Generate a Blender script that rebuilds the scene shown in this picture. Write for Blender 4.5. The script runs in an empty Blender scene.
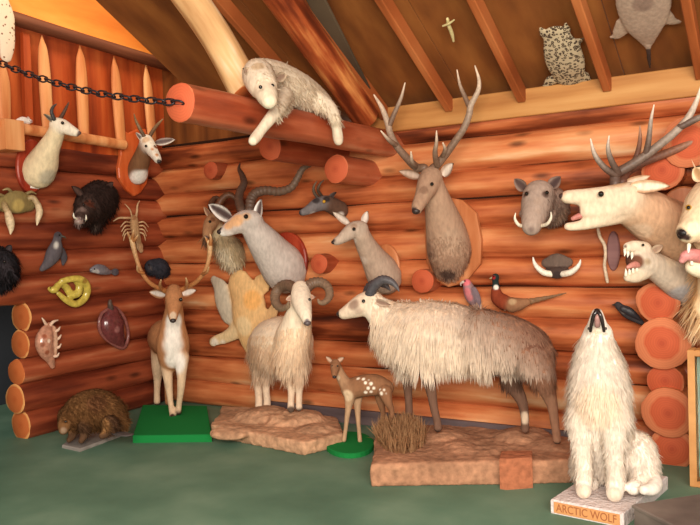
import bpy, math, random
import numpy as np
from mathutils import Vector, Matrix, noise
random.seed(7); rng = np.random.default_rng(7)
S = bpy.context.scene
COL = S.collection
# ------------------------------------------------------------------ camera model
C0 = np.array([350, 262.5]); V1 = np.array([-900, 283.]); V2 = np.array([808, 227.])
F = math.sqrt(-np.dot(V1 - C0, V2 - C0))
def _d(v):
    d = np.array([*(v - C0), F]); return d / np.linalg.norm(d)
AX = -_d(V1); AY = _d(V2); AZ = np.cross(AX, AY)
M = np.array([AX, AY, AZ])
H = 1.55
_r = M @ np.array([168 - 350, 402 - 262.5, F]); _c = _r * (-H / _r[2])
CAM = np.array([-_c[0], -_c[1], H])
def ray(px, py): return M @ np.array([px - 350, py - 262.5, F])
def at(px, py, ax, val):
    r = ray(px, py); t = (val - CAM[ax]) / r[ax]; return CAM + r * t
def dep(p): return (M.T @ (np.asarray(p, float) - CAM))[2]
def proj(P):
    c = (np.asarray(P, float) - CAM) @ M
    return np.stack([c[..., 0] / c[..., 2] * F + 350, c[..., 1] / c[..., 2] * F + 262.5], -1)
def fy(px, py, z=0): return at(px, py, 2, z)[1]
PITCH = math.radians(28); TN = math.tan(PITCH); ZW = 2.63
class Fr:                                  # a reference plane of the room; d is metres out of it
    def __init__(s, ax, val):
        s.ax, s.val = ax, val
        s.n = {0: np.array([1., 0, 0]), 1: np.array([0, -1., 0]), 2: np.array([0, 0, 1.])}[ax]
    def p(s, px, py, d=0):
        return at(px, py, s.ax, s.val + (d if s.ax != 1 else -d))
class Ceil:                                # the underside of the sloping ceiling
    n = np.array([0, -math.sin(PITCH), -math.cos(PITCH)])
    def p(s, px, py, d=0):
        r = ray(px, py); z0 = ZW - d / math.cos(PITCH)
        return CAM + r * ((z0 - TN * CAM[1] - CAM[2]) / (r[2] + TN * r[1]))
BK = Fr(1, 0.); LF = Fr(0, 0.); CE = Ceil()
# ------------------------------------------------------------------ colours and materials
def lin(c):
    c = np.asarray(c, float) / 255; return np.where(c <= .04045, c / 12.92, ((c + .055) / 1.055) ** 2.4)
def rgba(*c): return (*[float(x) for x in lin(c)], 1.)
def nodes(name):
    m = bpy.data.materials.new(name); m.use_nodes = True
    nt = m.node_tree; b = nt.nodes['Principled BSDF']; return m, nt, b
def N(nt, t, **k):
    n = nt.nodes.new(t)
    for a, v in k.items():
        if a in n.inputs: n.inputs[a].default_value = v
        else: setattr(n, a, v)
    return n
def ramp(nt, stops):
    n = nt.nodes.new('ShaderNodeValToRGB'); e = n.color_ramp.elements
    while len(e) < len(stops): e.new(.5)
    for i, (p, c) in enumerate(stops): e[i].position = p; e[i].color = rgba(*c)
    return n
def L(nt, a, b): nt.links.new(a, b)
def bump(nt, b, src, s, dist=.02):
    n = N(nt, 'ShaderNodeBump', Strength=s, Distance=dist); L(nt, src, n.inputs['Height']); L(nt, n.outputs[0], b.inputs['Normal'])
def noise_tex(nt, scale, stretch=(1, 1, 1), det=4, coord='Object'):
    tc = N(nt, 'ShaderNodeTexCoord'); mp = N(nt, 'ShaderNodeMapping'); mp.inputs['Scale'].default_value = stretch
    nz = N(nt, 'ShaderNodeTexNoise', Scale=scale, Detail=det); L(nt, tc.outputs[coord], mp.inputs[0]); L(nt, mp.outputs[0], nz.inputs['Vector'])
    return nz, mp
def attr_mat(name, rough, nscale, lo, hi, bs, stretch=(1, 1, 1), spec=.2):
    m, nt, b = nodes(name)
    a = N(nt, 'ShaderNodeVertexColor', layer_name='Col')
    nz, _ = noise_tex(nt, nscale, stretch)
    mr = N(nt, 'ShaderNodeMapRange'); mr.inputs[1].default_value = .3; mr.inputs[2].default_value = .7; mr.inputs[3].default_value = lo; mr.inputs[4].default_value = hi
    L(nt, nz.outputs['Fac'], mr.inputs[0])
    mx = N(nt, 'ShaderNodeVectorMath', operation='SCALE'); L(nt, a.outputs[0], mx.inputs[0]); L(nt, mr.outputs[0], mx.inputs['Scale'])
    L(nt, mx.outputs[0], b.inputs['Base Color']); b.inputs['Roughness'].default_value = rough; b.inputs['Specular IOR Level'].default_value = spec
    if bs: bump(nt, b, nz.outputs['Fac'], bs, .012)
    return m
FUR = attr_mat('short_fur', .9, 42, .84, 1.12, .35, (1, 1, .4))
HAIR = attr_mat('long_hair', .85, 30, .9, 1.12, 0)
_nt = HAIR.node_tree; _b = _nt.nodes['Principled BSDF']; _t = _nt.nodes.new('ShaderNodeBsdfTranslucent'); _x = _nt.nodes.new('ShaderNodeMixShader'); _x.inputs[0].default_value = .4
_nt.links.new(_b.inputs['Base Color'].links[0].from_socket, _t.inputs[0]); _o = _nt.nodes['Material Output']; _nt.links.new(_b.outputs[0], _x.inputs[1]); _nt.links.new(_t.outputs[0], _x.inputs[2]); _nt.links.new(_x.outputs[0], _o.inputs[0])
HORN = attr_mat('horn', .5, 50, .75, 1.15, .3, spec=.4)
SHELL = attr_mat('glossy_shell', .18, 30, .7, 1.2, .2, spec=.6)
SHELLN = attr_mat('nose_skin', .4, 60, .8, 1.1, .3, spec=.4)
ROCK = attr_mat('sandy_rock', .95, 22, .7, 1.2, .9)
CLOTHY = attr_mat('painted', .7, 25, .9, 1.05, .1)
def plain(name, col, rough=.6, spec=.3, metal=0):
    m, nt, b = nodes(name); b.inputs['Base Color'].default_value = rgba(*col); b.inputs['Roughness'].default_value = rough
    b.inputs['Specular IOR Level'].default_value = spec; b.inputs['Metallic'].default_value = metal; return m
EYE = plain('eye_glass', (18, 12, 8), .08, .8)
AMBER = plain('amber_eye_glass', (190, 140, 40), .1, .8)
IRON = plain('dark_iron', (52, 44, 48), .45, .5, .6)
def log_mat(name, stops, rnd=.35):
    m, nt, b = nodes(name)
    oi = N(nt, 'ShaderNodeObjectInfo')
    nz, mp = noise_tex(nt, 1., (1.1, 13, 13), 8)
    cmb = N(nt, 'ShaderNodeVectorMath', operation='SCALE'); cmb.inputs[0].default_value = (40, 17, 29); L(nt, oi.outputs['Random'], cmb.inputs['Scale'])
    L(nt, cmb.outputs[0], mp.inputs['Location'])
    n2, mp2 = noise_tex(nt, 1., (1.1, 3.2, 3.2), 4); L(nt, cmb.outputs[0], mp2.inputs['Location'])
    ad = N(nt, 'ShaderNodeMath', operation='MULTIPLY_ADD'); ad.inputs[1].default_value = 1.05; L(nt, n2.outputs['Fac'], ad.inputs[0])
    m3 = N(nt, 'ShaderNodeMath', operation='MULTIPLY_ADD'); m3.inputs[1].default_value = .95; L(nt, nz.outputs['Fac'], m3.inputs[0])
    m4 = N(nt, 'ShaderNodeMath', operation='MULTIPLY'); m4.inputs[1].default_value = rnd; L(nt, oi.outputs['Random'], m4.inputs[0])
    sb = N(nt, 'ShaderNodeMath', operation='SUBTRACT'); L(nt, m4.outputs[0], sb.inputs[0]); sb.inputs[1].default_value = rnd / 2 + .5
    L(nt, sb.outputs[0], m3.inputs[2]); L(nt, m3.outputs[0], ad.inputs[2])
    r = ramp(nt, stops); L(nt, ad.outputs[0], r.inputs[0])
    # dark knots
    vo = N(nt, 'ShaderNodeTexVoronoi', Scale=1.); tc = N(nt, 'ShaderNodeTexCoord'); mp3 = N(nt, 'ShaderNodeMapping'); mp3.inputs['Scale'].default_value = (2.2, 6, 6)
    L(nt, tc.outputs['Object'], mp3.inputs[0]); L(nt, cmb.outputs[0], mp3.inputs['Location']); L(nt, mp3.outputs[0], vo.inputs['Vector'])
    kr = N(nt, 'ShaderNodeMapRange'); kr.inputs[1].default_value = .06; kr.inputs[2].default_value = .2; kr.inputs[3].default_value = .35; kr.inputs[4].default_value = 1
    L(nt, vo.outputs['Distance'], kr.inputs[0])
    sc = N(nt, 'ShaderNodeVectorMath', operation='SCALE'); L(nt, r.outputs[0], sc.inputs[0]); L(nt, kr.outputs[0], sc.inputs['Scale'])
    L(nt, sc.outputs[0], b.inputs['Base Color']); b.inputs['Roughness'].default_value = .42; b.inputs['Specular IOR Level'].default_value = .35
    bump(nt, b, nz.outputs['Fac'], .6, .02)
    return m
def end_mat(name, c1, c2, rim):
    m, nt, b = nodes(name)
    tc = N(nt, 'ShaderNodeTexCoord'); mp = N(nt, 'ShaderNodeMapping'); mp.inputs['Scale'].default_value = (0, 1, 1); L(nt, tc.outputs['Object'], mp.inputs[0])
    ln = N(nt, 'ShaderNodeVectorMath', operation='LENGTH'); L(nt, mp.outputs[0], ln.inputs[0])
    nz, _ = noise_tex(nt, 14, (1, 1, 1), 3)
    ad = N(nt, 'ShaderNodeMath', operation='MULTIPLY_ADD'); ad.inputs[1].default_value = .03; L(nt, nz.outputs['Fac'], ad.inputs[0]); L(nt, ln.outputs['Value'], ad.inputs[2])
    w = N(nt, 'ShaderNodeMath', operation='MULTIPLY'); w.inputs[1].default_value = 420; L(nt, ad.outputs[0], w.inputs[0])
    sn = N(nt, 'ShaderNodeMath', operation='SINE'); L(nt, w.outputs[0], sn.inputs[0])
    r1 = ramp(nt, [(0, c2), (.45, c1), (.9, c1), (1, rim)])
    sc = N(nt, 'ShaderNodeMath', operation='MULTIPLY'); sc.inputs[1].default_value = 7.5; L(nt, ad.outputs[0], sc.inputs[0]); L(nt, sc.outputs[0], r1.inputs[0])
    mr = N(nt, 'ShaderNodeMapRange'); mr.inputs[1].default_value = -1; mr.inputs[2].default_value = 1; mr.inputs[3].default_value = .93; mr.inputs[4].default_value = 1.03; L(nt, sn.outputs[0], mr.inputs[0])
    s2 = N(nt, 'ShaderNodeVectorMath', operation='SCALE'); L(nt, r1.outputs[0], s2.inputs[0]); L(nt, mr.outputs[0], s2.inputs['Scale'])
    L(nt, s2.outputs[0], b.inputs['Base Color']); b.inputs['Roughness'].default_value = .7; b.inputs['Specular IOR Level'].default_value = .2
    return m
LOG_B = log_mat('log_orange', [(0, (58, 24, 14)), (.22, (112, 50, 26)), (.4, (176, 92, 52)), (.58, (206, 122, 74)), (.78, (224, 152, 100)), (1, (242, 204, 160))])
LOG_L = log_mat('log_red', [(0, (48, 18, 12)), (.3, (110, 46, 28)), (.6, (160, 78, 48)), (1, (206, 138, 98))])
LOG_T = log_mat('log_top', [(0, (90, 36, 22)), (.4, (150, 66, 38)), (.7, (185, 100, 66)), (1, (205, 140, 105))])
END_R = end_mat('log_end_orange', (194, 92, 58), (164, 66, 42), (206, 122, 82))
END_L = end_mat('log_end_tan', (196, 104, 54), (180, 84, 40), (226, 160, 96))
def wood(name, stops, stretch=(.6, 8, 8), rough=.6, scale=1.5, coord='Object'):
    m, nt, b = nodes(name); nz, _ = noise_tex(nt, scale, stretch, 6, coord); r = ramp(nt, stops); L(nt, nz.outputs['Fac'], r.inputs[0])
    L(nt, r.outputs[0], b.inputs['Base Color']); b.inputs['Roughness'].default_value = rough; b.inputs['Specular IOR Level'].default_value = .25
    bump(nt, b, nz.outputs['Fac'], .25, .01); return m
# ------------------------------------------------------------------ mesh helpers
def mk(name, V, Fc, mat, parent=None, cols=None, base=None, smooth=True):
    V = np.asarray(V, float); o0 = np.array(parent.location) if parent else (np.asarray(base, float) if base is not None else np.zeros(3))
    me = bpy.data.meshes.new(name); me.from_pydata((V - o0).tolist(), [], [list(map(int, f)) for f in Fc]); me.update()
    if smooth: me.polygons.foreach_set('use_smooth', [True] * len(me.polygons))
    if cols is not None:
        ca = me.color_attributes.new('Col', 'FLOAT_COLOR', 'POINT'); a = np.ones((len(V), 4)); a[:, :3] = cols; ca.data.foreach_set('color', a.ravel())
    for m in (mat if isinstance(mat, (list, tuple)) else [mat]): me.materials.append(m)
    o = bpy.data.objects.new(name, me); COL.objects.link(o)
    if parent: o.parent = parent
    else: o.location = o0
    return o
def tag(o, label, cat, group=None):
    o['label'] = label; o['category'] = cat
    if group: o['group'] = group
    return o
def thing(name, label, cat, loc, group=None):
    o = bpy.data.objects.new(name, None); COL.objects.link(o); o.location = [float(x) for x in loc]; o.empty_display_size = .1
    return tag(o, label, cat, group)
def struct(o): o['kind'] = 'structure'; return o
def crom(pts, n):
    P = np.asarray(pts, float)
    if len(P) < 2: return P
    Q = np.vstack([2 * P[0] - P[1], P, 2 * P[-1] - P[-2]]); out = []
    for i in range(len(P) - 1):
        a, b, c, d = Q[i:i + 4]
        for t in np.linspace(0, 1, n, endpoint=False):
            out.append(.5 * (2 * b + (c - a) * t + (2 * a - 5 * b + 4 * c - d) * t * t + (3 * b - a - 3 * c + d) * t ** 3))
    out.append(P[-1]); return np.array(out)
def loft(P, R, nv=14, flat=None, k=1., caps=True):
    """closed tube through P with radii R; its offsets are squashed by k along flat"""
    P = np.asarray(P, float); R = np.maximum(np.asarray(R, float), 1e-4); n = len(P)
    T = np.gradient(P, axis=0) if n > 1 else np.array([[0, 0, 1.]])
    T /= np.linalg.norm(T, axis=1)[:, None] + 1e-12
    if caps:
        pre = [(P[0] - T[0] * R[0] * math.sin(a), R[0] * math.cos(a), T[0]) for a in (1.35, .95, .5)]
        post = [(P[-1] + T[-1] * R[-1] * math.sin(a), R[-1] * math.cos(a), T[-1]) for a in (.5, .95, 1.35)]
        P = np.vstack([[x[0] for x in pre], P, [x[0] for x in post]]); R = np.concatenate([[x[1] for x in pre], R, [x[1] for x in post]])
        T = np.vstack([[x[2] for x in pre], T, [x[2] for x in post]])
    u = np.cross(T[0], [0.31, .2, .93]); 
    if np.linalg.norm(u) < .1: u = np.cross(T[0], [1, 0, 0])
    u /= np.linalg.norm(u); V = []
    for i in range(len(P)):
        u = u - T[i] * np.dot(u, T[i]); u /= np.linalg.norm(u) + 1e-12; w = np.cross(T[i], u)
        for j in range(nv):
            a = 2 * math.pi * j / nv; o = R[i] * (u * math.cos(a) + w * math.sin(a))
            if flat is not None: o = o - (1 - k) * np.dot(o, flat) * flat
            V.append(P[i] + o)
    Fc = []
    for i in range(len(P) - 1):
        for j in range(nv):
            a, b = i * nv + j, i * nv + (j + 1) % nv; Fc.append((a, b, b + nv, a + nv))
    Fc.append(list(range(nv))[::-1]); Fc.append([(len(P) - 1) * nv + j for j in range(nv)])
    return np.array(V), Fc
def join(parts):
    V, Fc, n = [], [], 0
    for v, f in parts:
        V.append(v); Fc += [[i + n for i in q] for q in f]; n += len(v)
    return np.vstack(V), Fc
def px_pts(fr, pts):
    P = np.array([fr.p(q[0], q[1], q[2]) for q in pts]); R = np.array([q[3] * dep(p) / F for q, p in zip(pts, P)]); return P, R
def evalmesh(V, Fc, mods):
    me = bpy.data.meshes.new('tmp'); me.from_pydata(np.asarray(V).tolist(), [], [list(map(int, f)) for f in Fc]); me.update()
    o = bpy.data.objects.new('tmp', me); COL.objects.link(o)
    for t, kw in mods:
        m = o.modifiers.new(t, t)
        for a, v in kw.items(): setattr(m, a, v)
    dg = bpy.context.evaluated_depsgraph_get(); e = o.evaluated_get(dg); em = e.to_mesh()
    n = len(em.vertices); W = np.empty(n * 3); em.vertices.foreach_get('co', W); G = [tuple(p.vertices) for p in em.polygons]
    e.to_mesh_clear(); bpy.data.objects.remove(o); bpy.data.meshes.remove(me)
    return W.reshape(-1, 3), G
def skin(fr, chains, vox=2., blobs=(), clamp=None, smooth=3, spots=None):
    """one continuous body grown round chains [(colour, [(px, py, d, r_px) ...], k)]; returns verts, faces, colours"""
    parts, SP, SR, SC = [], [], [], []
    for ch in chains:
        col, pts = ch[0], ch[1]; k = ch[2] if len(ch) > 2 else 1.
        P, R = px_pts(fr, pts)
        PR = crom(np.column_stack([P, R]), 5) if len(P) > 1 else np.column_stack([P, R])
        if len(PR) == 1: PR = np.vstack([PR - [0, 0, PR[0, 3] * .01, 0], PR])
        parts.append(loft(PR[:, :3], PR[:, 3], 16, fr.n, k))
        SP.append(PR[:, :3]); SR.append(PR[:, 3]); SC.append(np.tile(lin(col), (len(PR), 1)))
    V, Fc = join(parts); vs = vox * dep(SP[0][0]) / F
    V, Fc = evalmesh(V, Fc, [('REMESH', dict(mode='VOXEL', voxel_size=vs)), ('SMOOTH', dict(factor=.5, iterations=smooth))])
    if clamp is not None:
        d = (V @ fr.n) - (fr.p(350, 260, clamp) @ fr.n); V = V - np.minimum(d, 0)[:, None] * fr.n
    SP, SR, SC = np.vstack(SP), np.concatenate(SR), np.vstack(SC)
    D = np.linalg.norm(V[:, None] - SP[None], axis=2) / SR[None]
    W = np.exp(-9 * (D - D.min(1)[:, None])); C = (W @ SC) / W.sum(1)[:, None]
    for b in blobs:
        p = fr.p(b[0], b[1], b[2]); r = b[3] * dep(p) / F; dv = np.linalg.norm(V - p, axis=1) / r
        s = np.clip((1.25 - dv) / .5, 0, 1)[:, None]; s = s * s * (3 - 2 * s); C = C * (1 - s) + lin(b[4]) * s
    return V, Fc, C
def body(name, parent, fr, chains, vox=2., blobs=(), clamp=None, mat=None, smooth=3):
    V, Fc, C = skin(fr, chains, vox, blobs, clamp, smooth); o = mk(name, V, Fc, mat or FUR, parent, C); o['_'] = 0; del o['_']; return o, (V, Fc, C)
def single(name, label, cat, fr, chains, vox=1.5, blobs=(), clamp=.005, mat=None, group=None, smooth=3):
    V, Fc, C = skin(fr, chains, vox, blobs, clamp, smooth); b = V.mean(0)
    return tag(mk(name, V, Fc, mat or FUR, None, C, base=b), label, cat, group)
def eye(parent, fr, px, py, d, r, mat=None):
    p = fr.p(px, py, d); R = r * dep(p) / F; V, Fc = loft([p - [0, 0, R * .02], p], [R, R], 12); return mk('eye', V, Fc, mat or EYE, parent)
def tube(name, parent, fr, pts, c0, c1, ridge=0, nr=40, mat=None, n=8, nv=12, k=1.):
    P, R = px_pts(fr, pts); PR = crom(np.column_stack([P, R]), n); m = len(PR); t = np.linspace(0, 1, m)
    R2 = PR[:, 3] * (1 + ridge * np.sin(t * nr * 2 * math.pi / 2)) if ridge else PR[:, 3]
    V, Fc = loft(PR[:, :3], R2, nv, fr.n, k); tt = np.repeat(np.clip(np.concatenate([[0] * 3, t, [1] * 3]), 0, 1), nv)[:, None]
    return mk(name, V, Fc, mat or HORN, parent, lin(c0) * (1 - tt) + lin(c1) * tt)
def antler(parent, fr, branches, c0, c1, name='antler'):
    parts, cs = [], []
    for pts in branches:
        P, R = px_pts(fr, pts); PR = crom(np.column_stack([P, R]), 7); v, f = loft(PR[:, :3], PR[:, 3], 10); parts.append((v, f))
        t = np.repeat(np.clip(np.concatenate([[0] * 3, np.linspace(0, 1, len(PR)), [1] * 3]), 0, 1), 10)[:, None] ** 2.5
        cs.append(lin(c0) * (1 - t) + lin(c1) * t)
    V, Fc = join(parts); return mk(name, V, Fc, HORN, parent, np.vstack(cs))
def ear(parent, fr, b, t, w, cout, cin, face=None, cup=.5):
    """cupped leaf-shaped ear from base b to tip t (px,py,d), half width w px, opening towards face (default: out of the plane)"""
    B, T = fr.p(*b), fr.p(*t); ax = T - B; ln = np.linalg.norm(ax); ax /= ln; f = np.asarray(face if face is not None else fr.n, float)
    f = f - ax * np.dot(f, ax); f /= np.linalg.norm(f); sd = np.cross(ax, f); W = w * dep(B) / F; n, m = 9, 9; V, C = [], []
    for side in (0, 1):
        for i in range(n):
            u = i / (n - 1); ww = W * (math.sin(math.pi * (.12 + .86 * u ** .85)) ** .8) * (1 if u < 1 else .1)
            for j in range(m):
                s = j / (m - 1) * 2 - 1
                p = B + ax * ln * u + sd * s * ww + f * (cup * W * (s * s - .3) * (1 - .5 * u)) - (f * .012 * (1 - s * s * .8) if side else 0)
                V.append(p); q = max(0, 1 - (abs(s) / .72) ** 4) * (1 if u < .9 else .3)
                C.append(lin(cout) if side else lin(cout) * (1 - q) + lin(cin) * q)
    Fc = []
    for side in (0, 1):
        o = side * n * m
        for i in range(n - 1):
            for j in range(m - 1):
                q = [o + i * m + j, o + i * m + j + 1, o + (i + 1) * m + j + 1, o + (i + 1) * m + j]; Fc.append(q if not side else q[::-1])
    rim = [i * m for i in range(n)] + [(n - 1) * m + j for j in range(1, m)] + [i * m + m - 1 for i in range(n - 2, -1, -1)] + list(range(m - 2, 0, -1))
    for a, b2 in zip(rim, rim[1:] + rim[:1]): Fc.append([a, a + n * m, b2 + n * m, b2])
    return mk('ear', V, Fc, FUR, parent, C)
def nose(parent, fr, pts, col=(52, 40, 38), s=.62, up=.15):
    P, R = px_pts(fr, pts); T = P[1] - P[0]; T /= np.linalg.norm(T); r = R[1]; c = P[1] + T * r * .62 + np.array([0, 0, r * up])
    V, Fc = loft([c - T * r * .05, c], [r * s, r * s], 14); V[:, 2] = c[2] + (V[:, 2] - c[2]) * .8
    return mk('nose', V, Fc, SHELLN, parent, np.tile(lin(col), (len(V), 1)))
def coat(parent, data, n, length, comb=(0, 0, -1), lift=.35, width=.004, where=None, jit=.25, name='coat', dark=(.75, 1.15), tint=None, droop=.5):
    """n tapering hair locks rooted in the body surface"""
    V, Fc, C = data; tri = []
    for f in Fc:
        for i in range(1, len(f) - 1): tri.append((f[0], f[i], f[i + 1]))
    tri = np.array(tri); a, b, c = V[tri[:, 0]], V[tri[:, 1]], V[tri[:, 2]]
    nr = np.cross(b - a, c - a); A = np.linalg.norm(nr, axis=1); nr = nr / (A[:, None] + 1e-12)
    if where is not None:
        A = A * where(proj((a + b + c) / 3), (a + b + c) / 3)
    idx = rng.choice(len(tri), n, p=A / A.sum()); u, v = rng.random(n), rng.random(n); s = u + v > 1; u[s], v[s] = 1 - u[s], 1 - v[s]
    P = a[idx] + (b - a)[idx] * u[:, None] + (c - a)[idx] * v[:, None]; nn = nr[idx]; cc = C[tri[idx, 0]] * rng.uniform(*dark, (n, 1))
    if tint is not None: cc = cc * (1 - tint[1]) + lin(tint[0]) * tint[1]
    ln = length(proj(P), P) if callable(length) else np.full(n, length); ln = ln * rng.uniform(.7, 1.2, n)
    cb = comb(proj(P), P) if callable(comb) else np.tile(np.asarray(comb, float), (n, 1)); cb = cb + rng.normal(0, jit, (n, 3)); cb /= np.linalg.norm(cb, axis=1)[:, None]
    tan = cb - nn * np.minimum(0, (cb * nn).sum(1))[:, None]; dirn = tan * (1 - lift) + nn * lift; dirn /= np.linalg.norm(dirn, axis=1)[:, None]
    side = np.cross(dirn, nn); side /= np.linalg.norm(side, axis=1)[:, None] + 1e-9; W = width * rng.uniform(.7, 1.3, n)[:, None]
    lv = []
    for t, w in ((0, 1.), (.4, .9), (.75, .6), (1., .05)):
        q = P - nn * .004 + dirn * (ln * t)[:, None] + cb * (ln * t * t * droop)[:, None] - dirn * (ln * t * t * droop)[:, None] * .7
        lv += [q - side * W * w, q + side * W * w]
    VV = np.stack(lv, 1).reshape(-1, 3); CC = np.repeat(cc, 8, 0); FF = []
    for i in range(n):
        o = i * 8
        for k in range(3): FF.append((o + 2 * k, o + 2 * k + 1, o + 2 * k + 3, o + 2 * k + 2))
    return mk(name, VV, FF, HAIR, parent, np.clip(CC, 0, 1))
def prism(name, pts, z0, z1, mat, parent=None, base=None, inset=0, cols=None, smooth=False):
    P = [np.array([p[0], p[1]], float) for p in pts]; c = sum(P) / len(P); n = len(P)
    A = sum(P[i][0] * P[(i + 1) % n][1] - P[(i + 1) % n][0] * P[i][1] for i in range(n))
    if A < 0: P = P[::-1]
    b = .006; V = []
    for z, s in ((z0, 0), (z1 - b, 0), (z1, b)):
        for p in P: q = p + (c - p) / np.linalg.norm(c - p) * (s * 1.4 + inset * (z > z0 + b)); V.append((q[0], q[1], z))
    Fc = [list(range(n))[::-1], [2 * n + i for i in range(n)]]
    for l in (0, 1):
        for i in range(n): Fc.append((l * n + i, l * n + (i + 1) % n, (l + 1) * n + (i + 1) % n, (l + 1) * n + i))
    return mk(name, V, Fc, mat, parent, None if cols is None else np.tile(lin(cols), (len(V), 1)), base=base, smooth=smooth)
def obox(name, c, ax, half, mat, parent=None, base=None, bev=.006):
    """box with centre c, axes ax (3 unit vectors) and half sizes, chamfered"""
    c = np.asarray(c, float); ax = [np.asarray(a, float) for a in ax]; V = []; hx, hy, hz = half; b = min(bev, *(h * .45 for h in half))
    for z, s in ((-hz, b), (-hz + b, 0), (hz - b, 0), (hz, b)):
        for x, y in ((-1, -1), (1, -1), (1, 1), (-1, 1)): V.append(c + ax[0] * x * (hx - s) + ax[1] * y * (hy - s) + ax[2] * z)
    Fc = [(3, 2, 1, 0), (12, 13, 14, 15)]
    for l in range(3):
        for i in range(4): Fc.append((l * 4 + i, l * 4 + (i + 1) % 4, l * 4 + 4 + (i + 1) % 4, l * 4 + 4 + i))
    if np.dot(np.cross(ax[0], ax[1]), ax[2]) < 0: Fc = [f[::-1] for f in Fc]
    return mk(name, V, Fc, mat, parent, base=base if base is not None else c, smooth=False)
def log(name, p0, p1, r, mats, parent=None, seed=0, taper=0, bend=0, nv=22):
    p0, p1 = np.asarray(p0, float), np.asarray(p1, float); ln = np.linalg.norm(p1 - p0); m = max(4, int(ln / .12)); V, Fc = [], []; mi = []
    for i in range(m + 1):
        x = ln * i / m
        for j in range(nv):
            a = 2 * math.pi * j / nv; n = noise.noise((x * 1.3 + seed * 9.1, math.cos(a) * .9 + seed, math.sin(a) * .9)); n2 = noise.noise((x * 5 + seed, math.cos(a) * 3, math.sin(a) * 3 + seed * 3))
            rr = r * (1 - taper * i / m) * (1 + .11 * n + .035 * n2); b = bend * math.sin(math.pi * i / m)
            V.append((x, rr * math.cos(a), rr * math.sin(a) + b))
    for i in range(m):
        for j in range(nv): Fc.append((i * nv + j, (i + 1) * nv + j, (i + 1) * nv + (j + 1) % nv, i * nv + (j + 1) % nv)); mi.append(0)
    c0 = len(V); 
    for i, s in ((0, -1), (m, 1)):
        k = len(V)
        for q in (1., .93):
            for j in range(nv): v = V[i * nv + j]; V.append((v[0] + s * (.008 if q < 1 else 0), v[1] * q, v[2] * q))
        for j in range(nv):
            f = (k + j, k + (j + 1) % nv, k + nv + (j + 1) % nv, k + nv + j); Fc.append(f if s > 0 else f[::-1]); mi.append(1)
        f = [k + nv + j for j in range(nv)]; Fc.append(f if s > 0 else f[::-1]); mi.append(1)
    me = bpy.data.meshes.new(name); me.from_pydata(V, [], [list(f) for f in Fc]); me.update()
    for m_ in mats: me.materials.append(m_)
    me.polygons.foreach_set('material_index', mi); me.polygons.foreach_set('use_smooth', [True] * len(Fc))
    o = bpy.data.objects.new(name, me); COL.objects.link(o); o.rotation_mode = 'QUATERNION'
    o.rotation_quaternion = Vector(p1 - p0).to_track_quat('X', 'Z')
    o.location = p0 - (np.array(parent.location) if parent else 0)
    if parent: o.parent = parent
    return o
def plate_shape(fr, outline, d0, d1, mat, name, parent, bev=.008, cols=None):
    """flat board of pixel outline on a wall plane from depth d0 to d1"""
    A = np.array([fr.p(x, y, d1) for x, y in outline]); c = A.mean(0); n = len(A); back = A - fr.n * (d1 - d0); mid = A - fr.n * bev
    ins = A + (c - A) / np.linalg.norm(c - A, axis=1)[:, None] * bev * 1.3; V = np.vstack([back, mid, ins]); Fc = [[2 * n + i for i in range(n)], list(range(n))[::-1]]
    for l in (0, 1):
        for i in range(n): Fc.append((l * n + i, l * n + (i + 1) % n, (l + 1) * n + (i + 1) % n, (l + 1) * n + i))
    nn = np.zeros(3)
    for i in range(n): nn += np.cross(A[i] - c, A[(i + 1) % n] - c)
    if np.dot(nn, fr.n) < 0: Fc = [f[::-1] for f in map(list, Fc)]
    return mk(name, V, Fc, mat, parent, None if cols is None else np.tile(lin(cols), (len(V), 1)), base=c, smooth=False)
def oval(cx, cy, rx, ry, n=28, p=2., point=0):
    o = []
    for i in range(n):
        a = 2 * math.pi * i / n; c, s = math.cos(a), math.sin(a)
        o.append((cx + rx * math.copysign(abs(c) ** (2 / p), c) * (1 - point * max(0, s) ** 2), cy + ry * math.copysign(abs(s) ** (2 / p), s)))
    return o
# ================================================================== the room
m, nt, b = nodes('green_floor'); nz, _ = noise_tex(nt, 1.4, (1, 1, 1), 8); r = ramp(nt, [(.3, (80, 114, 94)), (.5, (97, 132, 110)), (.7, (120, 150, 127))]); L(nt, nz.outputs['Fac'], r.inputs[0])
L(nt, r.outputs[0], b.inputs['Base Color']); b.inputs['Roughness'].default_value = .6; b.inputs['Specular IOR Level'].default_value = .3; n2, _ = noise_tex(nt, 90); bump(nt, b, n2.outputs['Fac'], .15, .004)
struct(mk('floor', [(-4, .4, 0), (8, .4, 0), (8, -9, 0), (-4, -9, 0), (-4, .4, -.1), (8, .4, -.1), (8, -9, -.1), (-4, -9, -.1)], [(0, 3, 2, 1), (4, 5, 6, 7), (0, 1, 5, 4), (1, 2, 6, 5), (2, 3, 7, 6), (3, 0, 4, 7)], m, smooth=False))
def structure(name, loc=(0, 0, 0)):
    o = bpy.data.objects.new(name, None); COL.objects.link(o); o.location = loc; return struct(o)
wb = structure('wall_back'); wl = structure('wall_left')
DRK = plain('dark_chinking', (44, 26, 18), .9, .1)
obox('backing', (3.1, .13, 1.28), ((1, 0, 0), (0, 1, 0), (0, 0, 1)), (3.45, .04, 1.3), DRK, wb); obox('backing', (-.13, -.66, 1.2), ((1, 0, 0), (0, 1, 0), (0, 0, 1)), (.03, .85, 1.2), DRK, wl); obox('backing', (-.13, -2.35, 1.85), ((1, 0, 0), (0, 1, 0), (0, 0, 1)), (.03, .84, .64), DRK, wl)
z = .115
for i in range(11):
    rr = .118 + .012 * math.sin(i * 2.3); log('log', (-.35, rr, z), (6.6, rr, z), rr + .004, (LOG_B, END_R), wb, seed=i + 1); z += .233
z = .108
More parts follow.
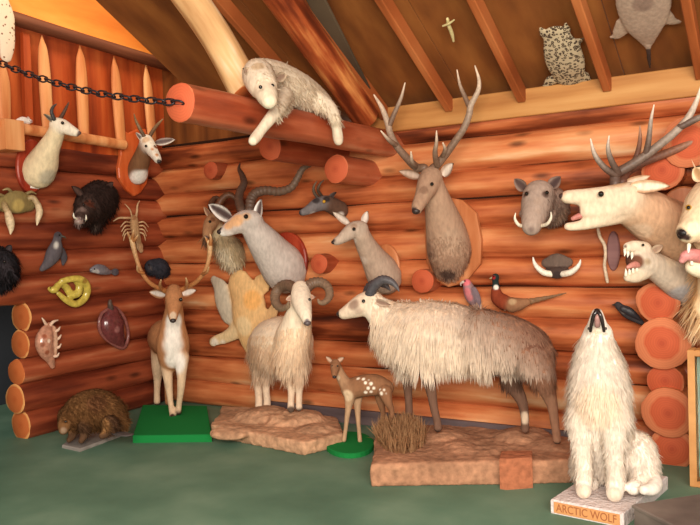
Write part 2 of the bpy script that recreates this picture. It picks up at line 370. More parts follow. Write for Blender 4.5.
for i in range(11):
    rr = .115 + .01 * math.sin(i * 1.7 + 1); y1 = (-1.57 + .05 * math.sin(i * 5.1)) if z < 1.12 else -3.2
    log('log', (-rr, .3, z), (-rr, y1, z), rr + .005, (LOG_L, END_L), wl, seed=i + 31); z += .226
# cross-wall log stubs that stick out of the back wall
def stub(px, py, rpx, d, dx=0, mats=(LOG_B, END_R), nm='log_end'):
    p = BK.p(px, py, d); rr = rpx * dep(p) / F; log(nm, p + np.array([0, d + .1, 0]), p, rr, mats, wb, seed=px)
for q in ((658, 303, 21, .16), (662, 343, 26, .2), (665, 381, 17.5, .15), (668, 413, 25, .2), (672, 449, 21.5, .16), (662, 170, 20, .12), (690, 142, 26, .15)): stub(*q)
for q in ((336, 169, 14, .5), (319, 264, 10, .12), (211, 170, 9, .1), (422, 281, 12, .1), (270, 147, 14, .95)): stub(*q, mats=(LOG_T, END_R))
# upper left: gallery boards, gable boards coloured as sunlit, dormer wall
BRD = wood('red_boards', [(.3, (112, 40, 16)), (.5, (164, 68, 28)), (.72, (196, 98, 46))], (5, 5, .5), .55)
GBL = wood('sunlit_orange_boards', [(.3, (214, 112, 40)), (.5, (240, 140, 56)), (.7, (250, 166, 78))], (3, .5, 3), .6)  # sunlight on the gable is put into this brighter orange
BRN = wood('brown_boards', [(.3, (74, 38, 16)), (.5, (112, 62, 26)), (.72, (142, 84, 40))], (4, .5, .5), .65)
def slab(name, c, half, mat, parent=None): return obox(name, c, ((1, 0, 0), (0, 1, 0), (0, 0, 1)), half, mat, parent, bev=.002)
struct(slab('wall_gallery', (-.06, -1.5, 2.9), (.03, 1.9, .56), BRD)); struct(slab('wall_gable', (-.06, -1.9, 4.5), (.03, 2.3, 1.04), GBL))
struct(slab('wall_dormer', (.8, .16, 3.0), (.9, .03, .95), BRN)); struct(slab('wall_passage', (-1.6, -3, 1.3), (.05, 3.4, 1.35), plain('dark_grey_plaster', (46, 50, 56), .8)))
# ceiling: boards on a 28 degree slope, rafters under them
m, nt, b = nodes('ceiling_boards'); nz, _ = noise_tex(nt, 2.2, (2.4, .7, .7), 7); r = ramp(nt, [(.28, (104, 56, 22)), (.5, (132, 76, 32)), (.72, (156, 96, 44))]); L(nt, nz.outputs['Fac'], r.inputs[0])
L(nt, r.outputs[0], b.inputs['Base Color']); b.inputs['Roughness'].default_value = .6; bump(nt, b, nz.outputs['Fac'], .2, .01)
ce = structure('ceiling', (0, 0, ZW)); up = np.array([0, -math.cos(PITCH), math.sin(PITCH)]); nrm = np.array([0, math.sin(PITCH), math.cos(PITCH)])
LEN = 7.4
for (xa, xb) in ((.86, 2.05), (2.05, 3.25), (3.25, 4.45), (4.45, 5.65), (5.65, 7.2)):
    obox('ceiling_board', np.array([(xa + xb) / 2, .12, ZW]) + up * (LEN / 2) + nrm * .02 + np.array([0, 0, -.05]) * 0, ((1, 0, 0), up, nrm), ((xb - xa) / 2 - .002, LEN / 2 + .1, .012), m, ce, bev=.003)
RAF = wood('rafter_wood', [(.3, (120, 58, 26)), (.5, (170, 92, 48)), (.72, (200, 124, 72))], (5, .6, .6), .55)
for xr in (2.02, 2.6, 3.17, 3.75, 4.36, 4.95, 5.53, 6.1, 6.7):
    obox('rafter', np.array([xr, -.03, ZW]) + up * (LEN / 2 - .02) - nrm * .045, ((1, 0, 0), up, nrm), (.028, LEN / 2, .056), RAF, ce, bev=.006)
PLK = wood('pale_plank', [(.3, (158, 98, 48)), (.5, (188, 130, 72)), (.72, (208, 156, 96))], (.5, 6, 6), .6)
struct(obox('trim_1', (4.5, -.02, 2.535), ((1, 0, 0), (0, 1, 0), (0, 0, 1)), (2.1, .022, .1), PLK))
GRB = wood('grey_board', [(.3, (78, 64, 66)), (.6, (118, 100, 100)), (.75, (150, 130, 124))], (.6, 8, 8), .7)
struct(slab('baseboard_back', (2.9, -.02, .06), (1.7, .02, .06), GRB))
# pickets, rails and beam of the gallery
G = thing('picket_railing', 'gallery railing of pale pointed pickets high on the left wall under a dark beam', 'railing', LF.p(90, 142, .1))
PIK = wood('picket_wood', [(.3, (178, 96, 50)), (.5, (216, 142, 88)), (.72, (236, 176, 120))], (6, 6, .6), .55)
for (x0, y0, x1, y1, w) in ((42, 36, 48, 130, 7), (80, 46, 84, 138, 7), (114, 57, 121, 143, 6.5), (146, 65, 152, 138, 6), (3, 60, 5, 124, 7)):
    pts = [(x0, y0, .07, .8), (x0 + .03 * (x1 - x0), y0 + 5, .07, w * .35), (x0 + .15 * (x1 - x0), y0 + 14, .07, w * .75), (x0 + .4 * (x1 - x0), y0 + .4 * (y1 - y0), .07, w), (x0 + .75 * (x1 - x0), y0 + .75 * (y1 - y0), .07, w), (x1, y1, .07, w * .9)]
    P, R = px_pts(LF, pts); PR = crom(np.column_stack([P, R]), 5); V, Fc = loft(PR[:, :3], PR[:, 3], 12, LF.n, .45); mk('picket', V, Fc, PIK, G)
P = [LF.p(x, y, .07) for x, y in ((24, 30), (33, 31), (35, 130), (24, 128))]; plate_shape(LF, ((23, 32), (30, 33), (34, 130), (26, 130)), .02, .06, BRD, 'post', G)
log('bottom_rail', LF.p(-30, 120, .13), LF.p(124, 145, .13), .045, (PIK, END_L), G, seed=70)
log('top_beam', LF.p(-20, 8, .1), LF.p(186, 71, .1), .055, (wood('beam_wood', [(.3, (66, 34, 22)), (.6, (112, 62, 40)), (.8, (140, 88, 60))], (.6, 8, 8)), END_L), G, seed=71)
obox('timber_end', LF.p(7, 136, .12), ((1, 0, 0), (0, 1, 0), (0, 0, 1)), (.1, .085, .12), PIK, wl)
# big logs overhead
XB = BK.p(388, 143, 0)[0]
pe = at(180, 103, 0, XB); RB = 19.5 * dep(pe) / F
BL = log('log_beam', pe, (XB, .2, pe[2]), RB, (LOG_T, END_R), None, seed=80); tag(BL, 'thick horizontal log under the pale lion, chain fixed to its sawn end', 'log')
BCH = log_mat('bleached_bark', [(0, (110, 72, 42)), (.3, (176, 126, 78)), (.6, (216, 172, 120)), (1, (248, 232, 206))], .1)
t0, t1 = at(246, 92, 0, XB - .1), CE.p(158, -40, .17)
tag(log('log_post', t0, t1, 17 * dep(t0) / F, (BCH, END_L), None, seed=82, bend=.04), 'bleached cream trunk slanting up from the thick log to the roof', 'log')
t0, t1 = CE.p(366, 116, .15), CE.p(262, -30, .17)
tag(log('log_rafter', t0, t1, 14 * dep(t0) / F, (log_mat('red_bark', [(.2, (56, 24, 12)), (.42, (112, 46, 22)), (.56, (164, 78, 40)), (.75, (226, 150, 84))], .1), END_L), None, seed=84), 'rough red-brown barked log running up the ceiling behind the pale lion', 'log')
t0, t1 = CE.p(372, 108, .05), CE.p(306, -20, .05)
ax = (t1 - t0) / np.linalg.norm(t1 - t0); sx = np.cross(ax, CE.n); sx /= np.linalg.norm(sx)
tag(obox('ceiling_plank', (t0 + t1) / 2, (ax, sx, CE.n), (np.linalg.norm(t1 - t0) / 2, .07, .012), wood('dark_grey_wood', [(.3, (58, 48, 38)), (.7, (96, 80, 62))], (1, 1, 1))), 'dark grey plank fixed to the ceiling beside the red-brown log', 'plank')
# chain
CH = thing('chain', 'dark iron chain strung from the thick log end across to the upper left', 'chain', pe)
A = np.array(pe) + [0, -.02, 0]; B2 = LF.p(-46, 40, .5)
n = int(np.linalg.norm(A - B2) / .068); tor = []
for i in range(16):
    a = 2 * math.pi * i / 16
    tor.append((math.cos(a) * .030 + (.014 if math.cos(a) > 0 else -.014), math.sin(a) * .020, 0))
tv, tf = loft(np.array(tor + tor[:1]), [.0058] * 17, 7, caps=False); me = None
for i in range(n):
    t = i / (n - 1); p = A * (1 - t) + B2 * t + np.array([0, 0, -.09 * 4 * t * (1 - t)]); t2 = t + .01; q = A * (1 - t2) + B2 * t2 + np.array([0, 0, -.09 * 4 * t2 * (1 - t2)])
    if me is None: o = mk('link', tv, tf[:-2], IRON); me = o.data
    else: o = bpy.data.objects.new('link', me); COL.objects.link(o)
    o.parent = CH; o.location = p - A + np.array([0, -.02, 0]); o.rotation_mode = 'QUATERNION'
    o.rotation_quaternion = Vector(q - p).to_track_quat('X', 'Z') @ Matrix.Rotation(math.pi / 2 * (i % 2) + .5, 3, 'X').to_quaternion()
P, R = px_pts(Fr(0, XB), [(176, 98, .0, 2), (182, 97, .02, 2)])
# ================================================================== light and camera
cam = bpy.data.cameras.new('camera'); co = bpy.data.objects.new('camera', cam); COL.objects.link(co); S.camera = co
cam.sensor_fit = 'HORIZONTAL'; cam.sensor_width = 36; cam.lens = F / 700 * 36; cam.clip_start = .05
R3 = np.column_stack([M @ [1, 0, 0], M @ [0, -1, 0], M @ [0, 0, -1]]); mw = np.eye(4); mw[:3, :3] = R3; mw[:3, 3] = CAM; co.matrix_world = Matrix(mw.tolist())
w = bpy.data.worlds.new('world'); S.world = w; w.use_nodes = True; bg = w.node_tree.nodes['Background']; bg.inputs[0].default_value = rgba(255, 248, 238); bg.inputs[1].default_value = .75
def area(name, loc, to, size, power, col=(255, 244, 230)):
    l = bpy.data.lights.new(name, 'AREA'); l.shape = 'RECTANGLE'; l.size, l.size_y = size; l.energy = power; l.color = rgba(*col)[:3]
    o = bpy.data.objects.new(name, l); COL.objects.link(o); o.location = loc; o.rotation_euler = (Vector(to) - Vector(loc)).to_track_quat('-Z', 'Y').to_euler(); return o
area('door_daylight', (7.2, -6.6, 2.4), (2.8, 0, 1.2), (3.2, 2.6), 430)
area('camera_side_light', (5.2, -6.2, 2.3), (2.6, 0, 1.2), (1.6, 1.2), 190)
area('added_gable_light', (1.7, -1.2, 4.4), (0, -1.2, 4.2), (1.2, .8), 40, (255, 226, 180))  # added lamp that brightens the gable boards; no skylight is built
S.view_settings.view_transform = 'Standard'; S.view_settings.look = 'None'; S.view_settings.gamma = 1; S.view_settings.use_curve_mapping = False; S.view_settings.exposure = -.12
# ================================================================== mounts and animals
def mount(name, label, cat, fr, px, py, group=None): return thing(name, label, cat, fr.p(px, py, 0), group)
BOARD = wood('plaque_wood', [(.3, (150, 84, 46)), (.5, (186, 112, 68)), (.72, (210, 142, 96))], (6, 6, .8), .4)
REDB = wood('red_plaque', [(.3, (104, 28, 18)), (.5, (146, 48, 30)), (.72, (176, 72, 46))], (6, 6, .8), .35)
ORB = wood('orange_plaque', [(.3, (160, 62, 24)), (.5, (196, 86, 40)), (.72, (214, 112, 62))], (6, 6, .8), .35)
# --- fallow buck on its green base
GRN = plain('green_carpet', (30, 128, 62), .95, .1)
g = prism('green_platform', [at(x, y, 2, 0)[:2] for x, y in ((133, 443), (212, 442), (207, 412), (143, 411))], 0, .06, GRN, base=(*at(172, 430, 2, 0)[:2], 0)); tag(g, 'rectangular bright green carpeted base under the fallow buck', 'base')
Y0 = fy(176, 415, .06); fr = Fr(1, Y0)
t = thing('fallow_buck', 'fallow buck with tall antlers standing on the green base, facing out', 'deer', fr.p(174, 416, 0))
br, wh, lg = (182, 126, 84), (236, 226, 214), (220, 188, 154)
o, dat = body('body', t, fr, [
 (br, [(174, 291, .06, 7.5), (174, 297, .1, 9), (174, 304, .15, 8.2), (173.5, 311, .21, 6), (173, 317, .25, 4.8), (173, 319, .26, 4)]),
 (br, [(174, 298, .04, 8), (174, 312, 0, 9.5), (173, 326, -.02, 12.5), (173, 342, -.03, 16.5), (173, 356, -.05, 15.5)]),
 (br, [(173, 345, -.08, 17), (169, 338, -.18, 19), (165.5, 338, -.34, 18), (163, 343, -.44, 13)]),
 (lg, [(166.5, 358, -.03, 8.5), (167.5, 374, 0, 5.4), (169, 388, 0, 3.9), (170.5, 402, 0, 3), (172, 412, .01, 3.1), (172.5, 416.5, .04, 3.2)]),
 (lg, [(181, 357, -.03, 8.5), (181.5, 373, 0, 5.2), (181, 388, 0, 3.9), (179.5, 401, -.02, 3), (178.5, 409, -.02, 3), (178.5, 412, 0, 3)]),
 (lg, [(160, 350, -.4, 9.5), (158, 366, -.4, 6.5), (157.5, 380, -.42, 4), (157, 392, -.38, 3.2), (157, 402, -.36, 3.4)]),
 (br, [(170, 352, -.4, 9), (169, 370, -.4, 5.5), (168, 384, -.42, 3.8), (168, 402, -.36, 3.2)]),
], 1.5, [(173, 347, .14, 17, wh), (173, 332, .1, 12, wh), (174, 322, .06, 9, wh), (174, 363, .08, 12, wh), (173, 315, .28, 4.5, (214, 186, 158)), (173, 319, .3, 3, (70, 45, 35)), (172.5, 417, .05, 3.3, (60, 40, 32)), (178.5, 413, .0, 3.2, (60, 40, 32)), (157, 404, -.36, 3, (60, 40, 32)), (174, 289, .05, 6, (140, 84, 50))])
ac, at_ = (176, 112, 62), (226, 190, 140)
antler(t, fr, [[(169, 292, .03, 2.8), (163, 290, .03, 2.5), (150, 283, .03, 2.2), (141, 271, .03, 2.1), (136, 257, .03, 2.2), (133, 245, .03, 2.7), (131.5, 238, .03, 2.6)], [(162, 290, .04, 2), (160, 285, .12, 1.6), (161, 280, .18, .6)], [(143, 273, .04, 1.8), (138, 271, .1, 1.4), (137, 266, .14, .5)], [(132, 240, .03, 2.2), (129, 236, .03, 1.6), (127.5, 232, .03, .6)], [(132, 240, .03, 2.2), (133, 234, .05, 1.5), (133.5, 230, .06, .5)], [(132.5, 242, .03, 2), (136, 238, .03, 1.5), (138, 235, .03, .5)]], ac, at_)
antler(t, fr, [[(179, 291, .03, 2.8), (185, 288, .03, 2.5), (196, 282, .03, 2.2), (205, 271, .03, 2.1), (209, 258, .03, 2.2), (210, 248, .03, 2.6), (209, 242, .03, 2.2)], [(186, 288, .04, 2), (187, 283, .12, 1.6), (186, 278, .18, .6)], [(203, 274, .04, 1.8), (207, 272, .1, 1.4), (209, 267, .14, .5)], [(210, 246, .03, 2.2), (207, 240, .03, 1.5), (205, 237, .03, .5)], [(210, 246, .03, 2.2), (211, 239, .05, 1.5), (210, 234, .06, .5)]], ac, at_)
ear(t, fr, (166, 295, .03), (149.5, 292, 0), 4.6, (170, 120, 84), (226, 214, 204)); ear(t, fr, (182, 294, .03), (196.5, 290, 0), 4.6, (170, 120, 84), (226, 214, 204))
eye(t, fr, 167, 299.5, .165, 2); eye(t, fr, 180.8, 299.5, .165, 2); nose(t, fr, [(173, 317, .25, 4.8), (173, 319, .26, 4)], s=.8)
# --- pale antelope high on the left wall
t = mount('antelope_mount', 'cream antelope shoulder mount on a dark red plaque below the pickets', 'mounted head', LF, 38, 185)
plate_shape(LF, oval(32, 166, 14.5, 27), .005, .035, REDB, 'plaque', t)
cr = (226, 204, 166)
body('body', t, LF, [(cr, [(38, 172, .05, 17), (43, 162, .12, 15.5), (48, 150, .2, 11.5), (54, 138, .27, 9), (58, 128, .33, 8)]), ((240, 226, 204), [(57, 125, .33, 7.8), (63, 126.5, .38, 7.4), (69, 129.5, .43, 6), (74.5, 132, .47, 4.8), (76, 132.6, .48, 4.4)])], 1.6,
 [(47, 176, .16, 9, (190, 176, 150)), (78.5, 134, .5, 2.6, (120, 90, 76)), (69, 137, .4, 4, (214, 184, 140))], .012)
tube('horn', t, LF, [(54, 119, .36, 2), (51.5, 112, .36, 1.8), (53, 107, .36, 1.4), (56.5, 104, .36, .5)], (60, 56, 56), (80, 76, 74), .12, 18); tube('horn', t, LF, [(60, 119, .24, 2), (64, 112, .22, 1.7), (67, 106, .22, 1.2), (69, 102, .22, .4)], (84, 56, 44), (80, 60, 50), .12, 18)
ear(t, LF, (54, 122, .34), (44, 114, .33), 2.6, (180, 160, 130), (96, 84, 78)); eye(t, LF, 62.5, 122.8, .445, 1.7); nose(t, LF, [(74.5, 132, .47, 4.8), (76, 132.6, .48, 4.4)], (110, 84, 76))
plate_shape(LF, ((31, 184), (39, 185), (39, 189), (31, 188)), .035, .045, plain('white_card', (235, 228, 218), .7), 'label_card', t, .002)
# --- springbok
t = mount('springbok_mount', 'small springbok head with a white chest on an orange shield plaque', 'mounted head', LF, 136, 190)
plate_shape(LF, [(121, 129), (129, 133), (137, 129), (146, 129), (150, 140), (150, 170), (147, 184), (141, 193), (135, 196), (127, 190), (119.5, 178), (118.5, 168), (121, 155)], .005, .04, ORB, 'plaque', t)
body('body', t, LF, [((122, 84, 56), [(137, 174, .05, 11), (139, 166, .11, 10), (143, 155, .18, 8.5), (146, 146, .23, 7.5)]), ((232, 220, 204), [(146, 141, .24, 7), (149, 146, .3, 7), (153, 152, .36, 5.8), (157, 158, .42, 4.4), (158, 160, .43, 4)])], 1.4,
 [(138, 182, .14, 11, (238, 230, 220)), (142, 177, .14, 8, (238, 230, 220)), (143.5, 148, .33, 2.6, (120, 66, 36)), (155, 148, .38, 2.8, (130, 72, 38)), (152, 148, .4, 2.5, (196, 120, 70)), (157, 154, .45, 2.4, (200, 140, 96)), (146, 140, .3, 4, (210, 180, 150)), (159, 161.5, .46, 2.4, (60, 44, 40))], .012)
for s in ([(144, 136, .26, 2), (140, 129, .25, 1.8), (136, 121, .24, 1.3), (134, 114, .26, .5)], [(150, 136, .26, 2), (154, 129, .25, 1.8), (159, 123, .24, 1.3), (163, 119, .26, .5)]): tube('horn', t, LF, s, (96, 70, 50), (150, 120, 86), .12, 20)
ear(t, LF, (143, 141, .24), (136, 132.5, .22), 3, (226, 214, 204), (110, 90, 90)); ear(t, LF, (155, 143, .24), (174.5, 139.5, .24), 3.6, (228, 218, 210), (120, 104, 104)); eye(t, LF, 146, 146, .345, 1.4); eye(t, LF, 154, 146.5, .375, 1.4); nose(t, LF, [(157, 158, .42, 4.4), (158, 160, .43, 4)], s=.7)
# --- dark boar head
t = mount('boar_mount', 'black-brown boar head mount with a grey snout, under the springbok plaque', 'mounted head', LF, 95, 225); dk = (52, 36, 31)
o, dat = body('body', t, LF, [(dk, [(100, 199, .03, 19), (95, 203, .12, 19), (89, 207, .2, 15)]), ((74, 55, 48), [(88, 207, .2, 12), (84, 212, .28, 9), (81, 217, .35, 6.6), (79.5, 220, .38, 5.6)]), (dk, [(97, 212, .1, 13), (95, 223, .14, 8)])], 1.8,
 [(79, 221, .42, 5, (150, 130, 124)), (81, 211, .34, 5, (128, 106, 98)), (90, 203, .32, 5, (96, 50, 34)), (95, 229, .2, 4, (110, 92, 82))], .012)
nose(t, LF, [(81, 217, .35, 6.6), (79.5, 220, .38, 5.6)], (150, 126, 118), .8, 0); ear(t, LF, (82, 196, .2), (72, 186, .2), 4, dk, (90, 66, 58)); ear(t, LF, (104, 190, .18), (113, 182, .18), 4, dk, (80, 58, 52)); eye(t, LF, 83.5, 204.5, .345, 1.3)
for s in ([(77, 219, .4, 1.2), (74, 217, .42, 1), (73.5, 213, .43, .3)], [(84, 222, .38, 1.2), (86, 219, .42, 1), (86, 215, .43, .3)]): tube('tusk', t, LF, s, (236, 224, 200), (246, 238, 220))
coat(t, dat, 2200, .05, (0, .1, -1), .35, .004)
# --- crab
t = mount('crab_mount', 'olive-brown mounted crab with two drooping pale claws near the left frame edge', 'crab', LF, 17, 205)
body('shell', t, LF, [((136, 116, 72), [(5, 204, .05, 9), (17, 202, .06, 12), (28, 203, .05, 9)], .5)], 1.3, [(20, 206, .12, 7, (176, 150, 88))], .005)
for s in ([(27, 199, .07, 3), (33, 198, .1, 3), (38, 205, .12, 2.8)], [(4, 204, .08, 3), (6, 209, .11, 3), (8, 213, .12, 3)]): tube('arm', t, LF, s, (150, 126, 84), (190, 160, 120))
for s in ([(38, 205, .12, 3), (39.5, 212, .13, 3.4), (38, 219, .13, 2.4), (37, 225, .13, .6)], [(8, 213, .12, 3.4), (10, 221, .13, 4.2), (11, 228, .13, 3), (10.5, 234, .13, .7)]): tube('claw', t, LF, s, (206, 178, 140), (232, 208, 172))
for s in ([(6, 197, .05, 1.8), (-3, 195, .07, 1.6), (-8, 204, .08, .6)], [(24, 195, .05, 1.8), (31, 192, .07, 1.5), (36, 194, .06, .6)], [(12, 193, .05, 1.8), (8, 189, .07, 1.5), (3, 190, .06, .6)], [(1, 208, .05, 1.8), (-4, 214, .07, 1.5), (-5, 222, .06, .6)]): tube('leg', t, LF, s, (120, 104, 66), (170, 146, 100))
# --- crayfish
t = mount('crayfish_mount', 'tan spiny crayfish pinned above the left antler of the fallow buck', 'crayfish', LF, 134, 228); cf = (178, 138, 98)
body('shell', t, LF, [(cf, [(134, 219, .05, 4.5), (134.5, 226, .06, 5), (136, 233, .06, 4.2), (138, 239, .05, 3.4), (139, 244, .04, 3)], .8)], 1., [(134, 217, .08, 3, (150, 104, 70))], .005)
for s in ([(132, 218, .06, 1.2), (126, 218, .08, 1.2), (119, 218, .07, 1), (113.5, 221, .06, .5)], [(136, 217, .06, 1.2), (137, 211, .08, 1.1), (137.5, 205, .07, .8), (139.5, 201, .06, .4)], [(132, 217, .06, .8), (130, 210, .08, .7), (125, 204, .07, .3)]): tube('feeler', t, LF, s, (200, 160, 118), (214, 180, 140))
for k in range(4):
    for sg in (-1, 1): tube('leg', t, LF, [(134.5 + sg * 3, 223 + 3 * k, .06, .9), (134.5 + sg * 9, 222 + 4 * k, .1, .8), (134.5 + sg * (14 - k), 227 + 4.5 * k, .08, .35)], (196, 156, 112), (214, 176, 134))
tube('tail_fan', t, LF, [(138.5, 242, .05, 3.4), (140, 247, .05, 4.4), (141, 250, .05, 3)], cf, (200, 160, 120), k=.35)
# --- small left wall pieces
t = mount('seabird_mount', 'grey seabird with a pale breast fixed to the left wall above the yellow snake', 'bird', LF, 52, 258)
body('body', t, LF, [((92, 84, 88), [(58, 236, .09, 4.6), (57, 240, .09, 4.4), (56, 247, .07, 7), (53, 255, .06, 8), (48, 263, .05, 5.5), (42, 269, .04, 3)], .8), ((84, 78, 84), [(61, 250, .06, 4), (64, 258, .04, 4), (63, 264, .03, 2)], .6)], 1.1, [(57, 245, .14, 5, (206, 198, 188)), (58, 234, .12, 3.6, (70, 62, 66))], .005)
tube('beak', t, LF, [(61, 236, .12, 1.3), (64.5, 237, .14, .8), (66, 238.5, .14, .3)], (60, 54, 50), (90, 80, 60)); eye(t, LF, 59.5, 235, .125, .8)
t = mount('fish_mount', 'tiny blue-grey fish on a log to the right of the yellow snake', 'fish', LF, 101, 273)
body('body', t, LF, [((118, 112, 118), [(92, 270, .04, 3), (97, 269, .05, 5), (103, 270, .05, 5.2), (109, 272, .04, 3), (112, 272, .03, 1.6)], .6)], .9, [(96, 273, .07, 4, (176, 168, 164))], .005, SHELL)
tube('tail', t, LF, [(111, 272, .03, 1.5), (114, 272, .03, 3.4), (116, 272, .03, 3.6)], (90, 86, 92), (80, 76, 84), k=.25); eye(t, LF, 94.5, 269, .075, .8)
t = mount('small_fur_mount', 'round blue-black mount on the log behind the right antler of the fallow buck', 'mounted animal', LF, 158, 275)
o, dat = body('body', t, LF, [((50, 50, 58), [(152, 267, .06, 8), (160, 268, .07, 10), (166, 271, .05, 6)], .8)], 1.4, [(150, 268, .12, 4, (104, 92, 88))], .005); coat(t, dat, 600, .03, (0, .3, -1), .4, .004); eye(t, LF, 149, 265, .12, .8)
t = mount('snake_mount', 'coiled yellow snake on the left wall', 'snake', LF, 70, 292)
body('body', t, LF, [((206, 182, 82), [(50, 289, .05, 2.6), (54, 290, .07, 3.6), (60, 284, .06, 3.4), (66, 287, .05, 3.8), (71, 294, .05, 4), (78, 293, .07, 4), (79, 285, .07, 3.8), (75, 279, .08, 3.4)], .9), ((206, 182, 82), [(62, 281, .08, 3), (71, 279, .1, 3.3), (80, 279, .1, 3.6), (86, 284, .08, 3.9), (87, 292, .06, 4), (83, 300, .05, 3.8), (75, 304, .05, 3.6), (66, 300, .05, 3.2), (58, 293, .04, 2.4)], .9)], .9, [(64, 288, .1, 3, (150, 116, 50)), (76, 300, .1, 3, (226, 208, 116)), (85, 281, .12, 3, (160, 124, 54)), (73, 295, .12, 3, (232, 216, 130))], .005, SHELL); eye(t, LF, 50.5, 288, .08, .7)
t = mount('conch_shell', 'spiny pinkish conch shell hung on the left wall near the log ends', 'shell', LF, 47, 345)
body('shell', t, LF, [((198, 140, 114), [(49, 326, .04, 4), (46, 333, .06, 8), (44, 342, .07, 9.5), (46, 351, .06, 8), (50, 359, .05, 5), (52.5, 366, .04, 3)], .75), ((224, 180, 150), [(53, 329, .06, 3.6), (54, 341, .07, 4.2), (54, 353, .06, 3.4)], .8)], 1., [(45, 336, .13, 3.4, (150, 84, 60)), (43, 345, .13, 3.4, (158, 92, 66)), (48, 353, .12, 3, (150, 84, 60)), (50, 341, .14, 2.4, (236, 206, 182))], .005, SHELL)
for s in ([(50, 326, .06, 1.8), (53, 322, .08, 1.5), (58, 320, .08, .5)], [(47, 326, .05, 1.8), (44, 321, .07, 1.2), (42, 318, .07, .5)], [(54, 332, .07, 1.8), (58, 330, .09, 1.4), (60, 327, .09, .5)], [(55, 340, .07, 1.8), (59, 338, .09, 1.4), (61, 335, .09, .5)], [(55, 348, .07, 1.8), (59, 347, .09, 1.4), (61, 344, .09, .5)], [(53, 356, .07, 1.8), (57, 356, .09, 1.4), (59, 353, .09, .5)]): tube('spine', t, LF, s, (220, 176, 148), (240, 214, 190))
t = mount('turtle_shell', 'glossy maroon turtle shell hung point down on the left wall', 'shell', LF, 114, 326)
body('carapace', t, LF, [((112, 56, 56), [(112, 314, .03, 9), (112, 322, .04, 14), (114, 331, .04, 13), (119, 340, .035, 7.5), (123, 346, .03, 2.5)], .55)], 1.1, [(112, 320, .14, 4, (146, 84, 80)), (119, 330, .13, 4, (160, 104, 100)), (108, 331, .12, 3.4, (142, 78, 74)), (117, 316, .13, 3.5, (92, 40, 42)), (104, 322, .1, 3.5, (92, 40, 42))], .004, SHELL)
V, R = px_pts(LF, [(102, 313, .03, 1.7), (99, 322, .03, 1.8), (101, 333, .03, 1.8), (110, 342, .03, 1.8), (123, 348, .03, 2), (128, 338, .03, 1.7), (127, 326, .03, 1.7), (122, 314, .03, 1.7), (113, 307, .03, 1.7), (102, 313, .03, 1.7)]); PR = crom(np.column_stack([V, R]), 5)
v, f = loft(PR[:, :3], PR[:, 3], 8); mk('rim', v, f, SHELL, t, np.tile(lin((140, 84, 78)), (len(v), 1)))
tube('neck_stub', t, LF, [(111, 309, .04, 3), (110, 304, .05, 2.4), (110, 301, .05, 1.6)], (80, 60, 54), (96, 76, 66))
# --- beaver on a grey board
ytop = fy(80, 448); bs = [at(x, y, 2, 0)[:2] for x, y in ((62, 448), (80, 452), (128, 434), (118, 428), (84, 430))]
b = prism('floor_board', bs, 0, .025, wood('light_grey_board', [(.3, (120, 110, 104)), (.7, (164, 154, 146))]), base=(*at(95, 440, 2, 0)[:2], 0)); tag(b, 'thin grey board on the floor under the beaver', 'board')
fr = Fr(1, fy(92, 440, .025)); t = thing('beaver', 'brown beaver crouched on a grey board at the foot of the left wall', 'beaver', fr.p(90, 438, 0)); bv = (128, 88, 52)
o, dat = body('body', t, fr, [(bv, [(72, 417, .05, 14), (84, 411, .02, 19), (98, 409, -.02, 20), (111, 414, -.05, 16), (118, 421, -.06, 10)]), (bv, [(74, 417, .08, 13), (68, 421, .16, 10), (64.5, 426, .22, 7), (63.5, 430, .25, 5)]), ((92, 64, 44), [(73, 428, .12, 6), (72, 436, .16, 4), (69, 440, .2, 3)]), ((92, 64, 44), [(84, 427, .14, 6.5), (84, 436, .17, 4), (81, 441, .2, 3.2)]), ((92, 64, 44), [(110, 424, .06, 9), (106, 433, .1, 5), (102, 436, .14, 3.5)])], 1.6,
 [(63.5, 431, .28, 4.5, (150, 122, 98)), (66, 421, .26, 5, (150, 116, 84)), (63, 428, .32, 2, (50, 36, 32)), (95, 400, .1, 12, (112, 72, 44)), (100, 425, .15, 9, (150, 108, 66))], None)
coat(t, dat, 5200, .045, (.8, 0, -.5), .3, .0035, lambda q, P: (q[:, 1] < 432) * ((q[:, 0] > 70) | (q[:, 1] < 420)))
ear(t, fr, (73, 409, .12), (71, 404, .12), 2.6, bv, (80, 56, 40)); eye(t, fr, 65.5, 421.5, .265, 1.2)
P_, R_ = px_pts(fr, [(113, 432, .02, 5), (121, 434, .06, 6.5), (128, 435, .1, 6)]); v, f = loft(P_, R_, 14, np.array([0, 0, 1.]), .2); mk('tail', v, f, CLOTHY, t, np.tile(lin((92, 84, 82)), (len(v), 1)))
# --- goat head behind the kudu
t = mount('goat_mount', 'bearded goat head mount with curled brown horn, left of the grey kudu', 'mounted head', BK, 230, 255); gb = (206, 184, 148)
o, dat = body('body', t, BK, [(gb, [(233, 252, .03, 13), (228, 246, .1, 12.5), (221, 236, .18, 10), (215, 226, .26, 8)]), ((160, 118, 84), [(215, 219, .27, 7.5), (211, 223, .33, 7.2), (208, 230, .4, 5.6), (207, 236, .44, 4.6)])], 1.5, [(206.5, 238, .46, 3, (110, 84, 70)), (230, 262, .12, 9, (226, 212, 184)), (224, 250, .2, 7, (230, 216, 190)), (213, 219, .36, 3, (120, 78, 52))], .012)
coat(t, dat, 1500, .09, (0, 0, -1), .2, .005, lambda q, P: (q[:, 1] > 236)); ear(t, BK, (211, 217, .28), (204, 207, .26), 3, (196, 160, 126), (150, 110, 90)); ear(t, BK, (222, 219, .24), (231, 222, .22), 3, (170, 130, 100), (150, 110, 90))
